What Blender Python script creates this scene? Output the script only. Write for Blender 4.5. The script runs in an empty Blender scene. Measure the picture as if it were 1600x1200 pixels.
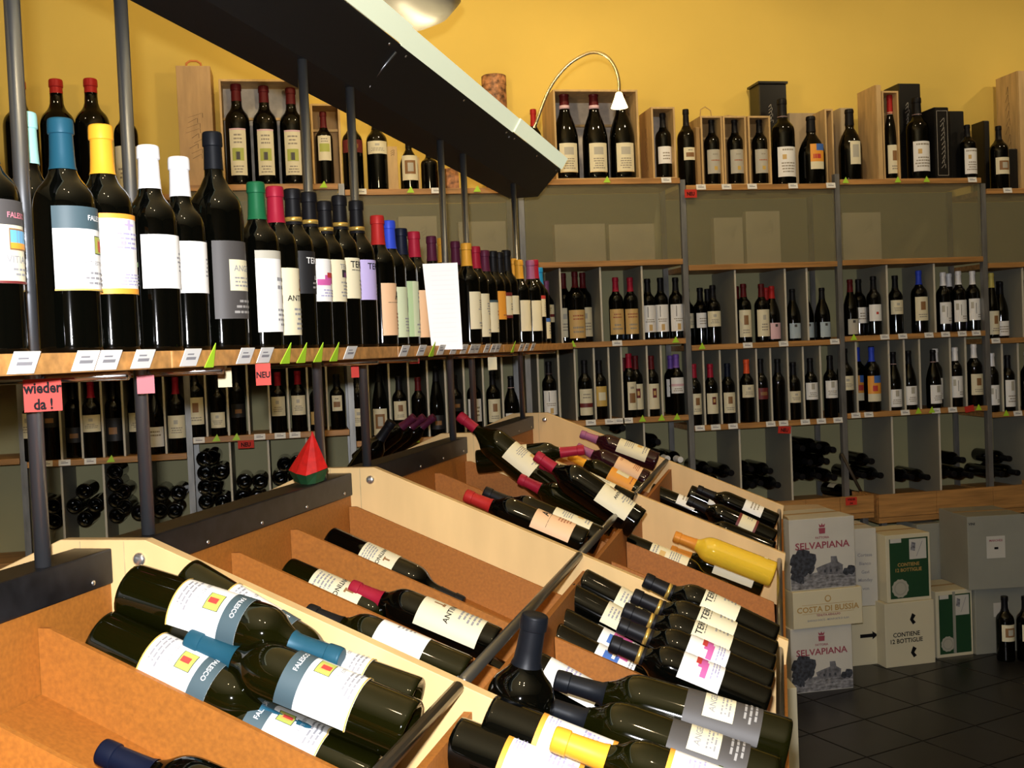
import bpy, bmesh, math, random
from mathutils import Vector, Matrix
random.seed(7)
SC = bpy.context.scene
COL = SC.collection
R_ = math.radians
# ------------------------------------------------------------------ camera
F, EYE = 1700.0, 1.6
PH, TH = math.atan(.042), math.atan(52.4 / 1700)
fw = Vector((0, math.cos(TH), -math.sin(TH)))
rt0, up0 = Vector((1, 0, 0)), Vector((0, math.sin(TH), math.cos(TH)))
RT = rt0 * math.cos(PH) - up0 * math.sin(PH)
UP = rt0 * math.sin(PH) + up0 * math.cos(PH)
CAMLOC = Vector((0, 0, EYE))
cam = bpy.data.objects.new('camera', bpy.data.cameras.new('camera'))
COL.objects.link(cam)
cam.data.sensor_width = 36; cam.data.sensor_fit = 'HORIZONTAL'; cam.data.lens = 36 * F / 1600
cam.data.clip_start = .05
m = Matrix((RT, UP, -fw)).transposed().to_4x4(); m.translation = CAMLOC
cam.matrix_world = m
SC.camera = cam
# ------------------------------------------------------------------ world, light, exposure
w = bpy.data.worlds.new('world'); SC.world = w; w.use_nodes = True
w.node_tree.nodes['Background'].inputs[0].default_value = (1, .85, .6, 1)
w.node_tree.nodes['Background'].inputs[1].default_value = .02
vs = SC.view_settings
vs.view_transform = 'Standard'; vs.look = 'None'; vs.gamma = 1; vs.use_curve_mapping = False
vs.exposure = 0.0
ANG = R_(13.83)                                    # the display rack runs along G, P is to its right
G = Vector((math.sin(ANG), math.cos(ANG), 0)); P = Vector((math.cos(ANG), -math.sin(ANG), 0))
WR = R_(11); W0 = Vector((1.34, 5.7, 0))           # wall shelving: t along the wall, off behind its front plane
WX = Vector((math.cos(WR), math.sin(WR), 0)); WY = Vector((-math.sin(WR), math.cos(WR), 0))
def gp(p, s, z): return P * p + G * s + Vector((0, 0, EYE + z))
def wp(t, off, z): return W0 + WX * t + WY * off + Vector((0, 0, EYE + z))
def light(name, kind, loc, power, col, size=.1, rot=None, sizey=None, spot=None, blend=.5):
    d = bpy.data.lights.new(name, kind); d.energy = power; d.color = col
    if kind == 'AREA':
        d.size = size
        if sizey: d.shape = 'RECTANGLE'; d.size_y = sizey
    else: d.shadow_soft_size = size
    if spot: d.spot_size = R_(spot); d.spot_blend = blend
    o = bpy.data.objects.new(name, d); COL.objects.link(o); o.location = loc
    if rot: o.rotation_euler = rot
    return o
def aim(o, tgt): o.rotation_euler = (Vector(tgt) - o.location).to_track_quat('-Z', 'Y').to_euler()
# the camera's own flash, just above the lens
light('camera_flash', 'POINT', CAMLOC + Vector((-.02, -.01, .085)), 240, (.97, .97, 1), .018)
# halogen wall washers under the ceiling, in front of the yellow wall above the shelving
for t, pw in ((-4.2, 15), (-2.9, 17), (-1.5, 37), (-.2, 34), (1.1, 24), (2.3, 22)):
    o = light('wall_washer', 'SPOT', wp(t, -.95, 2.0), pw, (1, .80, .50), .04, spot=100, blend=.9); aim(o, wp(t, .36, 1.25))
# warm halogen ceiling spots over the aisles
for i, (x, y, tx, ty, tz, pw) in enumerate([(1.2, 1.8, .45, 3.6, 1.0, 52), (.6, .2, 0, 2.2, 1.1, 30), (-.1, .4, -.5, 2.6, 1.2, 22), (2.0, 3.0, .7, 3.9, 1.0, 26)]):
    o = light('ceiling_halogen', 'SPOT', (x, y, 3.55), pw, (1, .76, .44), .03, spot=52, blend=.9); aim(o, (tx, ty, tz))
# fluorescent tubes lying in the rack's light trough, shining up to the ceiling
for s in (1.2, 2.4, 3.6):
    light('trough_tube', 'AREA', gp(-1.05, s, .74), 8, (1, .82, .50), .08, (math.pi, 0, -ANG), 1.0)

# ------------------------------------------------------------------ pixel helpers (1600x1200)
def ray(u, v): return fw * F + RT * (u - 800) - UP * (v - 600)
def at_s(u, v, s):
    d = ray(u, v); q = d * (s / d.dot(G)); return q.dot(P), q.z
def at_p(u, v, p):
    d = ray(u, v); q = d * (p / d.dot(P)); return q.dot(G), q.z
def at_w(u, v, off=0.0):
    d = ray(u, v); q = d * ((W0.dot(WY) + off) / d.dot(WY)); return (q - W0).dot(WX), q.z
def at_floor(u, v):
    d = ray(u, v); q = d * (-EYE / d.z); return (q - W0).dot(WX), (q - W0).dot(WY)
def pix(co):
    q = co - CAMLOC; y = q.dot(fw)
    return 800 + F * q.dot(RT) / y, 600 - F * q.dot(UP) / y
# ------------------------------------------------------------------ materials
MATS = {}
def mat(name, col, rough=.5, metal=0., spec=.5, noise=None, emit=0., trans=0., coat=0., bump=0.):
    if name in MATS: return MATS[name]
    m = bpy.data.materials.new(name); m.use_nodes = True; MATS[name] = m
    nt = m.node_tree; b = nt.nodes['Principled BSDF']
    b.inputs['Base Color'].default_value = (*col, 1); b.inputs['Roughness'].default_value = rough
    b.inputs['Metallic'].default_value = metal; b.inputs['Specular IOR Level'].default_value = spec
    b.inputs['Transmission Weight'].default_value = trans; b.inputs['Coat Weight'].default_value = coat
    if emit:
        b.inputs['Emission Color'].default_value = (*col, 1); b.inputs['Emission Strength'].default_value = emit
    if noise:                                     # (scale vector, amount, detail)
        sc, amt, det = noise
        tc = nt.nodes.new('ShaderNodeTexCoord'); mp = nt.nodes.new('ShaderNodeMapping'); nz = nt.nodes.new('ShaderNodeTexNoise')
        mp.inputs['Scale'].default_value = sc; nz.inputs['Scale'].default_value = 1; nz.inputs['Detail'].default_value = det
        rp = nt.nodes.new('ShaderNodeValToRGB')
        rp.color_ramp.elements[0].position = .3; rp.color_ramp.elements[1].position = .7
        rp.color_ramp.elements[0].color = (*[c * (1 - amt) for c in col], 1)
        rp.color_ramp.elements[1].color = (*[min(1, c * (1 + amt * .6)) for c in col], 1)
        nt.links.new(tc.outputs['Object'], mp.inputs['Vector']); nt.links.new(mp.outputs['Vector'], nz.inputs['Vector'])
        nt.links.new(nz.outputs['Fac'], rp.inputs['Fac']); nt.links.new(rp.outputs['Color'], b.inputs['Base Color'])
        if bump:
            bp = nt.nodes.new('ShaderNodeBump'); bp.inputs['Strength'].default_value = bump; bp.inputs['Distance'].default_value = .002
            nt.links.new(nz.outputs['Fac'], bp.inputs['Height']); nt.links.new(bp.outputs['Normal'], b.inputs['Normal'])
    return m
maple = mat('maple_ply', (.80, .55, .25), .35, noise=((9, 9, 2.2), .13, 4), coat=.15)
plyedge = mat('ply_edge', (.55, .42, .22), .6, noise=((60, 60, 60), .2, 2))
hdf = mat('hardboard', (.37, .128, .015), .6, noise=((170, 170, 170), .18, 3), bump=.06)
beamm = mat('blackened_steel', (.016, .016, .018), .42, .4, noise=((2, 30, 30), .5, 4))
steel = mat('steel_tube', (.26, .27, .29), .34, .9)
rodm = mat('rod_steel', (.13, .12, .10), .28, .8)
chrome = mat('chrome', (.7, .7, .7), .15, 1)
screwm = mat('screw_zinc', (.75, .74, .7), .25, .9)
blackp = mat('black_panel', (.006, .006, .006), .55)
stripm = mat('strip_painted_glow', (.84, .90, .64), .5, emit=.62)  # pale canopy edge strip; its brightness is put in as emission
shelfw = mat('shelf_wood', (.50, .25, .075), .5, noise=((4, 60, 60), .35, 4))
pinew = mat('pine_box', (.60, .40, .17), .6, noise=((30, 30, 5), .22, 4))
pined = mat('pine_dark', (.42, .25, .09), .6, noise=((30, 30, 5), .25, 4))
laminate = mat('pale_laminate', (.24, .235, .19), .6, noise=((5, 5, 5), .06, 2))
edgem = mat('divider_edge', (.62, .58, .47), .6)
backm = mat('back_panel', (.40, .38, .20), .7, noise=((3, 3, 3), .08, 3))
galv = mat('galvanised', (.30, .30, .29), .45, .6, noise=((30, 30, 6), .3, 3))
wallm = mat('yellow_wall', (.80, .575, .118), .85, noise=((1.3, 1.3, 1.3), .07, 5), bump=.15)
ceilm = mat('ceiling_paint', (.80, .66, .36), .9)
tilem = mat('slate_tile', (.013, .012, .011), .36, noise=((9, 9, 9), .35, 5))
groutm = mat('grout', (.006, .006, .0055), .8)
glassd = mat('dark_glass', (.0010, .0011, .0007), .05, spec=.36)
glasso = mat('olive_glass', (.0045, .0047, .0006), .05, spec=.42)
glassr = mat('rose_glass', (.022, .004, .008), .05, spec=.6)
glassy = mat('white_wine', (1, .68, .05), .02, spec=.6, trans=.3, coat=.6)
ink = mat('ink', (.006, .006, .007), .7, spec=.15); inkg = mat('grey_ink', (.30, .30, .32), .6)
goldm = mat('gold_foil', (.75, .50, .12), .3, .7)
papers = {}
PC = dict(white=(.90, .90, .88), cream=(.80, .74, .52), tan=(.66, .44, .16), peach=(.86, .55, .32), palegreen=(.66, .74, .50), green=(.45, .60, .33),
          lavender=(.52, .44, .78), grey=(.065, .06, .058), black=(.012, .012, .014), teal=(.055, .095, .115), pink=(.75, .50, .55), bluegrey=(.42, .52, .58),
          red=(.55, .05, .04), orange=(.85, .36, .04), magenta=(.62, .12, .38), blue=(.06, .16, .50), gold=(.62, .42, .10), purple=(.20, .05, .20), darkred=(.16, .02, .02), olive=(.45, .50, .10), stone=(.48, .46, .38), brown=(.28, .14, .05), skyblue=(.15, .45, .75))
def paper(n): return mat('paper_' + n, PC[n], .55)
CC = dict(black=(.006, .006, .008), crimson=(.34, .012, .035), red=(.42, .02, .018), darkred=(.10, .008, .01), white=(.9, .9, .92), teal=(.012, .075, .12), orange=(.90, .42, .03), green=(.01, .12, .045), navy=(.004, .007, .022),
          blue=(.03, .07, .60), gold=(.72, .36, .04), purple=(.10, .015, .045), mauve=(.35, .12, .25), cyan=(.45, .85, .80), skyblue=(.02, .25, .55), slate=(.006, .0075, .011), amber=(.65, .25, .03), orangered=(.75, .10, .03), yellow=(.75, .62, .15), violet=(.16, .08, .40))
def capm(n): return mat('capsule_' + n, CC[n], .45, .1, .22)
# ------------------------------------------------------------------ mesh helpers
def mesh(name, vs_, fs, m, smooth=False):
    me = bpy.data.meshes.new(name); me.from_pydata([tuple(v) for v in vs_], [], fs); me.update()
    if m: me.materials.append(m)
    if smooth: me.shade_smooth()
    return me
def obj(name, me, parent=None, loc=None, rot=None):
    o = bpy.data.objects.new(name, me); COL.objects.link(o)
    if parent: o.parent = parent
    if loc is not None: o.location = loc
    if rot is not None: o.rotation_euler = rot
    return o
def boxdata(x0, x1, y0, y1, z0, z1, b=0.):
    bm = bmesh.new(); bmesh.ops.create_cube(bm, size=1)
    for v in bm.verts:
        v.co = Vector(((x0 + x1) / 2 + v.co.x * (x1 - x0), (y0 + y1) / 2 + v.co.y * (y1 - y0), (z0 + z1) / 2 + v.co.z * (z1 - z0)))
    if b: bmesh.ops.bevel(bm, geom=bm.edges[:], offset=b, segments=2, profile=.6, affect='EDGES')
    return bm
def bmobj(name, bm, m, parent=None, loc=None, rot=None, smooth=False):
    me = bpy.data.meshes.new(name); bm.to_mesh(me); bm.free(); me.materials.append(m)
    if smooth: me.shade_smooth()
    return obj(name, me, parent, loc, rot)
def box(name, x0, x1, y0, y1, z0, z1, m, parent=None, b=0.): return bmobj(name, boxdata(x0, x1, y0, y1, z0, z1, b), m, parent)
def prism(name, pts, axis, a0, a1, m, parent=None, b=0.):
    """pts polygon in the two other axes, extruded along axis ('x' pts=(y,z), 'y' pts=(x,z), 'z' pts=(x,y))"""
    n = len(pts)
    def mk(q, a): return {'x': (a, q[0], q[1]), 'y': (q[0], a, q[1]), 'z': (q[0], q[1], a)}[axis]
    vs_ = [mk(q, a0) for q in pts] + [mk(q, a1) for q in pts]
    fs = [tuple(range(n))[::-1], tuple(range(n, 2 * n))] + [(i, (i + 1) % n, n + (i + 1) % n, n + i) for i in range(n)]
    bm = bmesh.new(); vv = [bm.verts.new(v) for v in vs_]
    for f_ in fs: bm.faces.new([vv[i] for i in f_])
    bmesh.ops.recalc_face_normals(bm, faces=bm.faces[:])
    if b: bmesh.ops.bevel(bm, geom=bm.edges[:], offset=b, segments=1, affect='EDGES')
    return bmobj(name, bm, m, parent)
def lathe(prof, n=24):
    vs_, fs, rows = [], [], []
    for r, z in prof:
        if r < 1e-6: rows.append([len(vs_)]); vs_.append((0, 0, z))
        else:
            rows.append(list(range(len(vs_), len(vs_) + n)))
            vs_ += [(r * math.cos(2 * math.pi * k / n), r * math.sin(2 * math.pi * k / n), z) for k in range(n)]
    for a, b in zip(rows, rows[1:]):
        for k in range(n):
            k2 = (k + 1) % n
            if len(a) == 1 and len(b) > 1: fs.append((a[0], b[k2], b[k]))
            elif len(b) == 1 and len(a) > 1: fs.append((a[k], a[k2], b[0]))
            elif len(a) > 1: fs.append((a[k], a[k2], b[k2], b[k]))
    return vs_, fs
def tube(name, pts, r, m, parent=None, n=12):
    """a round bar through points"""
    pts = [Vector(p) for p in pts]; vs_, fs = [], []
    up = Vector((0, 0, 1)); prev = None
    for i, p in enumerate(pts):
        d = (pts[min(i + 1, len(pts) - 1)] - pts[max(i - 1, 0)]).normalized()
        a = prev - d * prev.dot(d) if prev else (up.cross(d) if abs(d.z) < .95 else Vector((1, 0, 0)).cross(d))
        a.normalize(); prev = a; b = d.cross(a)
        for k in range(n):
            t = 2 * math.pi * k / n; vs_.append(p + (a * math.cos(t) + b * math.sin(t)) * r)
    for i in range(len(pts) - 1):
        for k in range(n): fs.append((i * n + k, i * n + (k + 1) % n, (i + 1) * n + (k + 1) % n, (i + 1) * n + k))
    fs += [tuple(range(n))[::-1], tuple(range((len(pts) - 1) * n, len(pts) * n))]
    me = mesh(name, vs_, fs, m, True)
    return obj(name, me, parent)
TXT = {}
def text_data(s, w=.012):
    s0 = s; s = (s, w)
    if s not in TXT:
        c = bpy.data.curves.new('t', 'FONT'); c.body = s0; c.offset = w; c.align_x = 'CENTER'; c.align_y = 'CENTER'; c.resolution_u = 2
        o = bpy.data.objects.new('t', c); COL.objects.link(o)
        dg = bpy.context.evaluated_depsgraph_get(); me = bpy.data.meshes.new_from_object(o.evaluated_get(dg))
        ys = [v.co.y for v in me.vertices]; xs = [v.co.x for v in me.vertices]; cy = (min(ys) + max(ys)) / 2; cx = (min(xs) + max(xs)) / 2
        TXT[s] = ([(v.co.x - cx, v.co.y - cy, 0) for v in me.vertices], [tuple(p.vertices) for p in me.polygons])
        bpy.data.objects.remove(o); bpy.data.curves.remove(c); bpy.data.meshes.remove(me)
    return TXT[s]
# ------------------------------------------------------------------ tagging
SEQ = []
ORD = ['', 'first', 'second', 'third', 'fourth', 'fifth', 'sixth', 'seventh', 'eighth', 'ninth', 'tenth', 'eleventh', 'twelfth', 'thirteenth', 'fourteenth', 'fifteenth', 'sixteenth', 'seventeenth', 'eighteenth', 'nineteenth', 'twentieth'] + ['twenty-' + x for x in ('first', 'second', 'third', 'fourth', 'fifth', 'sixth', 'seventh', 'eighth', 'ninth')] + ['thirtieth'] + ['thirty-' + x for x in ('first', 'second', 'third', 'fourth', 'fifth', 'sixth', 'seventh', 'eighth', 'ninth')] + ['fortieth']
def tag(o, label, cat, group=None, seq=None, key=None):
    o['label'] = label; o['category'] = cat
    if group: o['group'] = group
    if seq: SEQ.append((seq, key if key is not None else None, o))
    return o
def empty(name, loc=(0, 0, 0), rotz=0.):
    o = bpy.data.objects.new(name, None); COL.objects.link(o); o.location = loc; o.rotation_euler = (0, 0, rotz); o.empty_display_size = .05
    return o
def structure(o): o['kind'] = 'structure'; return o
# ------------------------------------------------------------------ bottles
PROF = {
 'bordeaux': dict(body=[(0, .030), (.28, .026), (.55, .012), (.78, .002), (.92, 0), (.985, .002), (1, .007), (1, .011), (1, .175), (1, .182), (.992, .190), (.963, .198), (.905, .2055), (.81, .2125), (.68, .2185), (.56, .2245), (.47, .2315)], neck=[(.0158, .241), (.0149, .256), (.0141, .2815), (.0158, .2825), (.0160, .284), (.0158, .2955), (.0154, .2985)]),
 'burgundy': dict(body=[(0, .030), (.28, .026), (.55, .012), (.78, .002), (.92, 0), (.985, .002), (1, .007), (1, .011), (1, .122), (1, .130), (.97, .148), (.89, .168), (.77, .188), (.62, .207), (.48, .222)], neck=[(.0160, .238), (.0148, .256), (.0138, .284), (.0152, .286), (.0152, .294), (.0145, .298)]),
 'flask': dict(body=[(0, .030), (.28, .026), (.55, .012), (.78, .002), (.92, 0), (.985, .002), (1, .007), (1, .011), (1, .127), (1, .135), (.97, .150), (.88, .168), (.72, .190), (.52, .208), (.36, .222)], neck=[(.0160, .238), (.0150, .256), (.0146, .284), (.0160, .286), (.0160, .294), (.0150, .298)]),
 'hock': dict(body=[(0, .030), (.28, .026), (.55, .012), (.78, .002), (.92, 0), (.985, .002), (1, .007), (1, .011), (1, .112), (1, .120), (.97, .140), (.88, .165), (.75, .190), (.60, .215), (.47, .235)], neck=[(.0150, .252), (.0140, .265), (.0132, .284), (.0146, .286), (.0146, .294), (.014, .298)]),
}
CACHE = {}
def profile(shape, H, R):
    k = H / .3; nk = (R / .0375) * .5 + .5 * k if R > .05 else 1.0
    p = [(a * R, b * k) for a, b in PROF[shape]['body']] + [(a * nk, b * k) for a, b in PROF[shape]['neck']]
    return p, nk
def patch(R, z0, z1, a0, a1, m, name, rad=.0006):
    n = max(2, int(abs(a1 - a0) / 9)); r = R + rad; vs_, fs = [], []
    for i in range(n + 1):
        t = R_(a0 + (a1 - a0) * i / n); vs_ += [(r * math.cos(t), r * math.sin(t), z0), (r * math.cos(t), r * math.sin(t), z1)]
    for i in range(n): fs.append((2 * i, 2 * i + 2, 2 * i + 3, 2 * i + 1))
    return mesh(name, vs_, fs, m, True)
def lab_patch(par, R, z0, z1, a0, a1, m, name, rad=.0006):
    key = ('p', round(R, 4), round(z0, 3), round(z1, 3), a0, a1, m.name, rad)
    if key not in CACHE: CACHE[key] = patch(R, z0, z1, a0, a1, m, name, rad)
    return obj(name, CACHE[key], par)
def lab_text(par, R, s, size, ang, z, m, rad=.0012):
    vs_, fs = text_data(s); r = R + rad; out = []
    for x, y, _ in vs_:
        t = R_(ang) + x * size / R; out.append((r * math.cos(t), r * math.sin(t), z + y * size))
    return obj('lettering', mesh('lettering', out, fs, m), par)
def lab_lines(par, R, z0, z1, a0, a1, n, m, rad=.0011):
    vs_, fs = [], []; r = R + rad; rn = random.Random(int(z0 * 1e4) + n)
    for i in range(n):
        z = z0 + (z1 - z0) * (i + .5) / n; h = (z1 - z0) / n * .22; ins = (a1 - a0) * rn.uniform(0, .22); a = a0 + ins
        while a < a1 - ins:
            b = min(a + rn.uniform(6, 16), a1 - ins); c = len(vs_)
            for t in (a, b): vs_ += [(r * math.cos(R_(t)), r * math.sin(R_(t)), z - h), (r * math.cos(R_(t)), r * math.sin(R_(t)), z + h)]
            fs.append((c, c + 2, c + 3, c + 1)); a = b + 2.5
    return obj('fine_print', mesh('fine_print', vs_, fs, m), par)
STY = {}   # label styles: base paper, half angle, extra decoration as (kind, ...) in fractions of the label height
def sty(n, base, half, *dec): STY[n] = (base, half, dec)
sty('plain_cream', 'cream', 62, ('rect', -14, 10, .62, .8, 'stone'), ('lines', .2, .5, -40, 40, 3, 'i'))
sty('plain_white', 'white', 62, ('lines', .2, .7, -40, 40, 3, 'i'))
sty('plain_tan', 'tan', 66, ('lines', .62, .85, -45, 45, 2, 'r'), ('lines', .15, .45, -40, 40, 2, 'i'))
sty('far_white_bird', 'white', 66, ('rect', -50, -28, .55, .85, 'stone'), ('rect', -12, -8, .3, .8, 'grey'), ('lines', .1, .3, 0, 45, 2, 'i'))
sty('far_cream_red', 'cream', 60, ('rect', -16, 18, .45, .82, 'darkred'), ('rect', -8, 10, .55, .72, 'tan'))
sty('far_cream_band', 'cream', 64, ('band', .30, .46, 'darkred'), ('lines', .62, .85, -35, 35, 2, 'i'))
sty('far_gold_oval', 'gold', 50, ('rect', -30, 30, .3, .7, 'cream'))
sty('far_orange', 'cream', 64, ('band', .3, 1, 'orange'), ('rect', -20, 45, .72, 1, 'blue'), ('rect', -30, 5, .4, .62, 'red'))
sty('far_redpic', 'white', 64, ('rect', -35, 64, .22, .95, 'orangered2'))
sty('far_round', 'stone', 46, ('rect', -10, 10, .75, .92, 'grey'))
sty('far_round_pink', 'pink', 46, ('rect', -10, 10, .75, .92, 'grey'))
sty('far_round_blue', 'bluegrey', 46, ('rect', -10, 10, .75, .92, 'grey'))
sty('far_white_mark', 'white', 62, ('rect', -6, 14, .4, .55, 'red'))
sty('far_white_pink', 'white', 62, ('band', .45, .6, 'pink'), ('lines', .1, .35, -40, 40, 2, 'i'))
sty('far_white_seal', 'white', 62, ('rect', -14, 14, .6, .95, 'stone'), ('lines', .15, .45, -40, 40, 3, 'i'))
sty('far_script', 'white', 66, ('rect', -20, -15, .55, .95, 'grey'), ('lines', .35, .5, -40, 40, 2, 'i'), ('rect', -12, 14, .05, .28, 'tan'))
sty('far_dark', 'black', 60, ('rect', -25, 25, .3, .6, 'brown'))
sty('far_darkred', 'darkred', 70, ('rect', -30, 30, .35, .65, 'brown'))
sty('far_picture', 'cream', 56, ('rect', -34, 34, .25, .8, 'brown'), ('rect', -16, 20, .35, .7, 'stone'))
sty('far_gajalike', 'white', 64, ('lines', .5, .85, -45, 45, 2, 'i'))
sty('far_emblem', 'cream', 56, ('rect', -18, 18, .45, .8, 'brown'), ('lines', .12, .3, -35, 35, 2, 'i'))
sty('far_box_emblem', 'cream', 40, ('rect', -26, 24, .25, .6, 'brown'), ('lines', .7, .88, -20, 20, 1, 'i'))
sty('far_sunset', 'cream', 32, ('band', .3, 1, 'orange'), ('rect', -6, 32, .74, 1, 'blue'), ('rect', -20, 14, .42, .6, 'red'))
sty('narrow_emblem', 'cream', 28, ('rect', -16, 16, .3, .85, 'stone'))
sty('far_castle', 'cream', 46, ('rect', -34, 34, .35, .68, 'olive'), ('lines', .72, .92, -30, 30, 2, 'i'))
sty('magnum_field', 'cream', 40, ('rect', -28, 26, .31, .58, 'olive'), ('rect', -12, 8, .33, .50, 'grey'), ('band', .965, 1, 'pink'), ('lines', .66, .9, -24, 24, 3, 'i'), ('lines', .04, .22, -26, 26, 3, 'i'))
sty('magnum_crest', 'cream', 44, ('rect', -22, 22, .6, .86, 'stone'), ('lines', .1, .5, -30, 30, 5, 'i'), ('band', 0, .02, 'tan'))
sty('magnum_doc', 'white', 54, ('lines', .84, .96, -45, 45, 1, 'i'), ('rect', -30, -10, .58, .74, 'tan'), ('lines', .12, .5, -46, 46, 4, 'i'))
sty('magnum_gold', 'stone', 60, ('rect', -10, 14, .14, .3, 'gold'), ('lines', .5, .6, -40, 40, 1, 'r'), ('lines', .75, .85, -20, 20, 1, 'i'))
# near labels
sty('falesco', 'white', 84, ('band', .735, 1, 'teal'), ('text', 'FALESCO', .0092, 10, .87, 'w'), ('rect', -4, 34, .44, .66, 'ink'), ('rect', -3, 33, .45, .65, 'olive'), ('rect', 4, 24, .50, .62, 'gold'), ('rect', 8, 20, .47, .60, 'red'), ('text', 'EST! EST!! EST!!!', .0068, 6, .33, 'g'), ('lines', .06, .24, -30, 50, 3, 'g'), ('band', 0, .02, 'gold'))
sty('vitiano', 'cream', 84, ('band', .70, 1, 'grey'), ('text', 'FALESCO', .0092, 12, .82, 'p'), ('rect', -14, 40, .40, .66, 'brown'), ('rect', -12, 38, .48, .64, 'skyblue'), ('rect', -12, 38, .42, .49, 'orange'), ('text', 'VITIANO', .0120, 14, .29, 'g'), ('lines', .08, .2, -20, 50, 2, 'g'), ('band', 0, .03, 'darkred'))
sty('orange_edge', 'white', 78, ('band', .94, 1, 'orange'), ('band', 0, .07, 'orange'), ('rect', -6, 2, .80, .93, 'lavender'), ('rect', -14, 12, .85, .88, 'lavender'), ('rect', -24, -12, .6, .66, 'lavender'), ('lines', .55, .78, -34, 30, 4, 'l'), ('rect', 38, 62, .36, .42, 'green'), ('lines', .1, .26, -30, 40, 4, 'l'))
sty('blank_white', 'white', 80, ('lines', .3, .7, 6, 50, 5, 'g'))
sty('angeli', 'grey', 70, ('rect', -36, 36, .36, .76, 'cream'), ('text', 'ANGELI', .0125, 4, .65, 'g'), ('lines', .40, .55, -26, 30, 3, 'g'), ('lines', .05, .26, -30, 40, 3, 'w2'))
sty('dot_white', 'white', 74, ('band', .90, 1, 'stone'), ('rect', 18, 30, .36, .46, 'darkred'), ('lines', .5, .7, -20, 40, 2, 'g'), ('lines', .06, .3, -20, 50, 4, 'g'))
sty('antinori', 'cream', 74, ('rect', 8, 14, .68, .84, 'brown'), ('rect', 4, 20, .66, .70, 'brown'), ('text', 'ANTINORI', .0135, 10, .55, 'b'), ('lines', .06, .42, -26, 44, 5, 'g'))
sty('terre_black', 'black', 70, ('text', 'TERRE', .0185, 6, .78, 'w'), ('text', 'LE', .012, 10, .38, 'w'), ('lines', .1, .3, -20, 44, 2, 'w2'))
sty('terre_magenta', 'white', 70, ('rect', -20, 50, .42, .62, 'magenta'), ('rect', -46, 6, .38, .52, 'magenta'), ('rect', -10, 30, .56, .68, 'red'), ('rect', 28, 36, .72, .9, 'ink'), ('lines', .1, .3, -40, 50, 3, 'l'))
sty('terre_plum', 'cream', 70, ('text', 'TERRE', .0150, 8, .84, 'g'), ('rect', -14, 60, .58, .76, 'ink'), ('rect', -4, 60, .58, .70, 'purple'), ('lines', .1, .5, -24, 50, 5, 'g'))
sty('terre_cream', 'cream', 70, ('text', 'TERRE', .0210, 4, .84, 'b'), ('lines', .68, .72, -40, 50, 1, 'b'), ('lines', .1, .5, 0, 50, 4, 'g'))
sty('terre_lavender', 'lavender', 70, ('text', 'TERRE', .0210, 4, .84, 'b'), ('rect', 30, 56, .52, .70, 'purple'), ('lines', .1, .42, 0, 50, 4, 'g'))
sty('aja', 'peach', 72, ('text', 'AJA', .026, 22, .74, 'b'), ('lines', .62, .64, -60, 60, 1, 'b'), ('lines', .1, .45, -10, 40, 5, 'r'))
sty('gable_green', 'palegreen', 72, ('rect', 8, 18, .5, .8, 'ink'), ('lines', .1, .4, -30, 40, 5, 'g'))
sty('split_green', 'palegreen', 72, ('rect', -72, -34, 0, 1, 'green'), ('rect', 8, 34, .3, .5, 'brown'), ('lines', .6, .9, 0, 40, 4, 'g'), ('lines', .05, .25, -20, 44, 3, 'g'))
sty('peach_small', 'peach', 72, ('text', 'CETO', .012, 10, .86, 'r'), ('rect', 18, 26, .4, .6, 'ink'), ('lines', .1, .35, -30, 40, 4, 'r'))
sty('cream_vignette', 'cream', 72, ('rect', 2, 30, .25, .40, 'tan'), ('lines', .5, .8, -30, 40, 5, 'g'), ('lines', .05, .2, -30, 40, 2, 'g'))
sty('cream_bluecap', 'cream', 72, ('band', .93, 1, 'teal'), ('lines', .5, .7, -20, 40, 2, 'r'), ('lines', .1, .3, -20, 40, 3, 'g'))
sty('orange_block', 'orange', 72, ('rect', 0, 60, .3, .78, 'cream'), ('lines', .1, .2, -30, 40, 1, 'r'))
sty('cream_redends', 'cream', 72, ('band', .86, 1, 'darkred'), ('band', 0, .12, 'darkred'), ('lines', .3, .6, -20, 40, 3, 'g'))
sty('cream_thin', 'cream', 72, ('rect', -4, 4, .2, .9, 'stone'), ('lines', .2, .8, 10, 44, 8, 'g'))
sty('cream_redtop', 'cream', 72, ('band', .84, 1, 'red'), ('lines', .2, .7, -20, 40, 5, 'g'))
sty('cream_bluetop', 'cream', 72, ('band', .82, 1, 'blue'), ('lines', .2, .7, -20, 40, 4, 'g'))
sty('bluemagenta', 'white', 66, ('rect', -36, 6, .30, .78, 'magenta'), ('rect', 0, 34, .20, .58, 'blue'), ('rect', -8, 20, .40, .48, 'white'), ('lines', .82, .96, -40, 40, 2, 'g'))
sty('white_edge', 'white', 60, ('rect', 20, 40, .7, .9, 'darkred'), ('lines', .3, .6, -30, 40, 4, 'l'))
PC['orangered2'] = (.75, .17, .04); PC['ink'] = (.03, .03, .035)
INK = dict(i=mat('ink_faded', (.33, .29, .22), .6), g=inkg, b=ink, w=mat('ink_white', (.85, .85, .85), .6), w2=mat('ink_pale', (.35, .34, .33), .6), l=mat('ink_lilac', (.40, .38, .60), .6), r=mat('ink_rust', (.40, .12, .05), .6), p=mat('ink_pink', (.75, .22, .28), .6))
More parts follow.
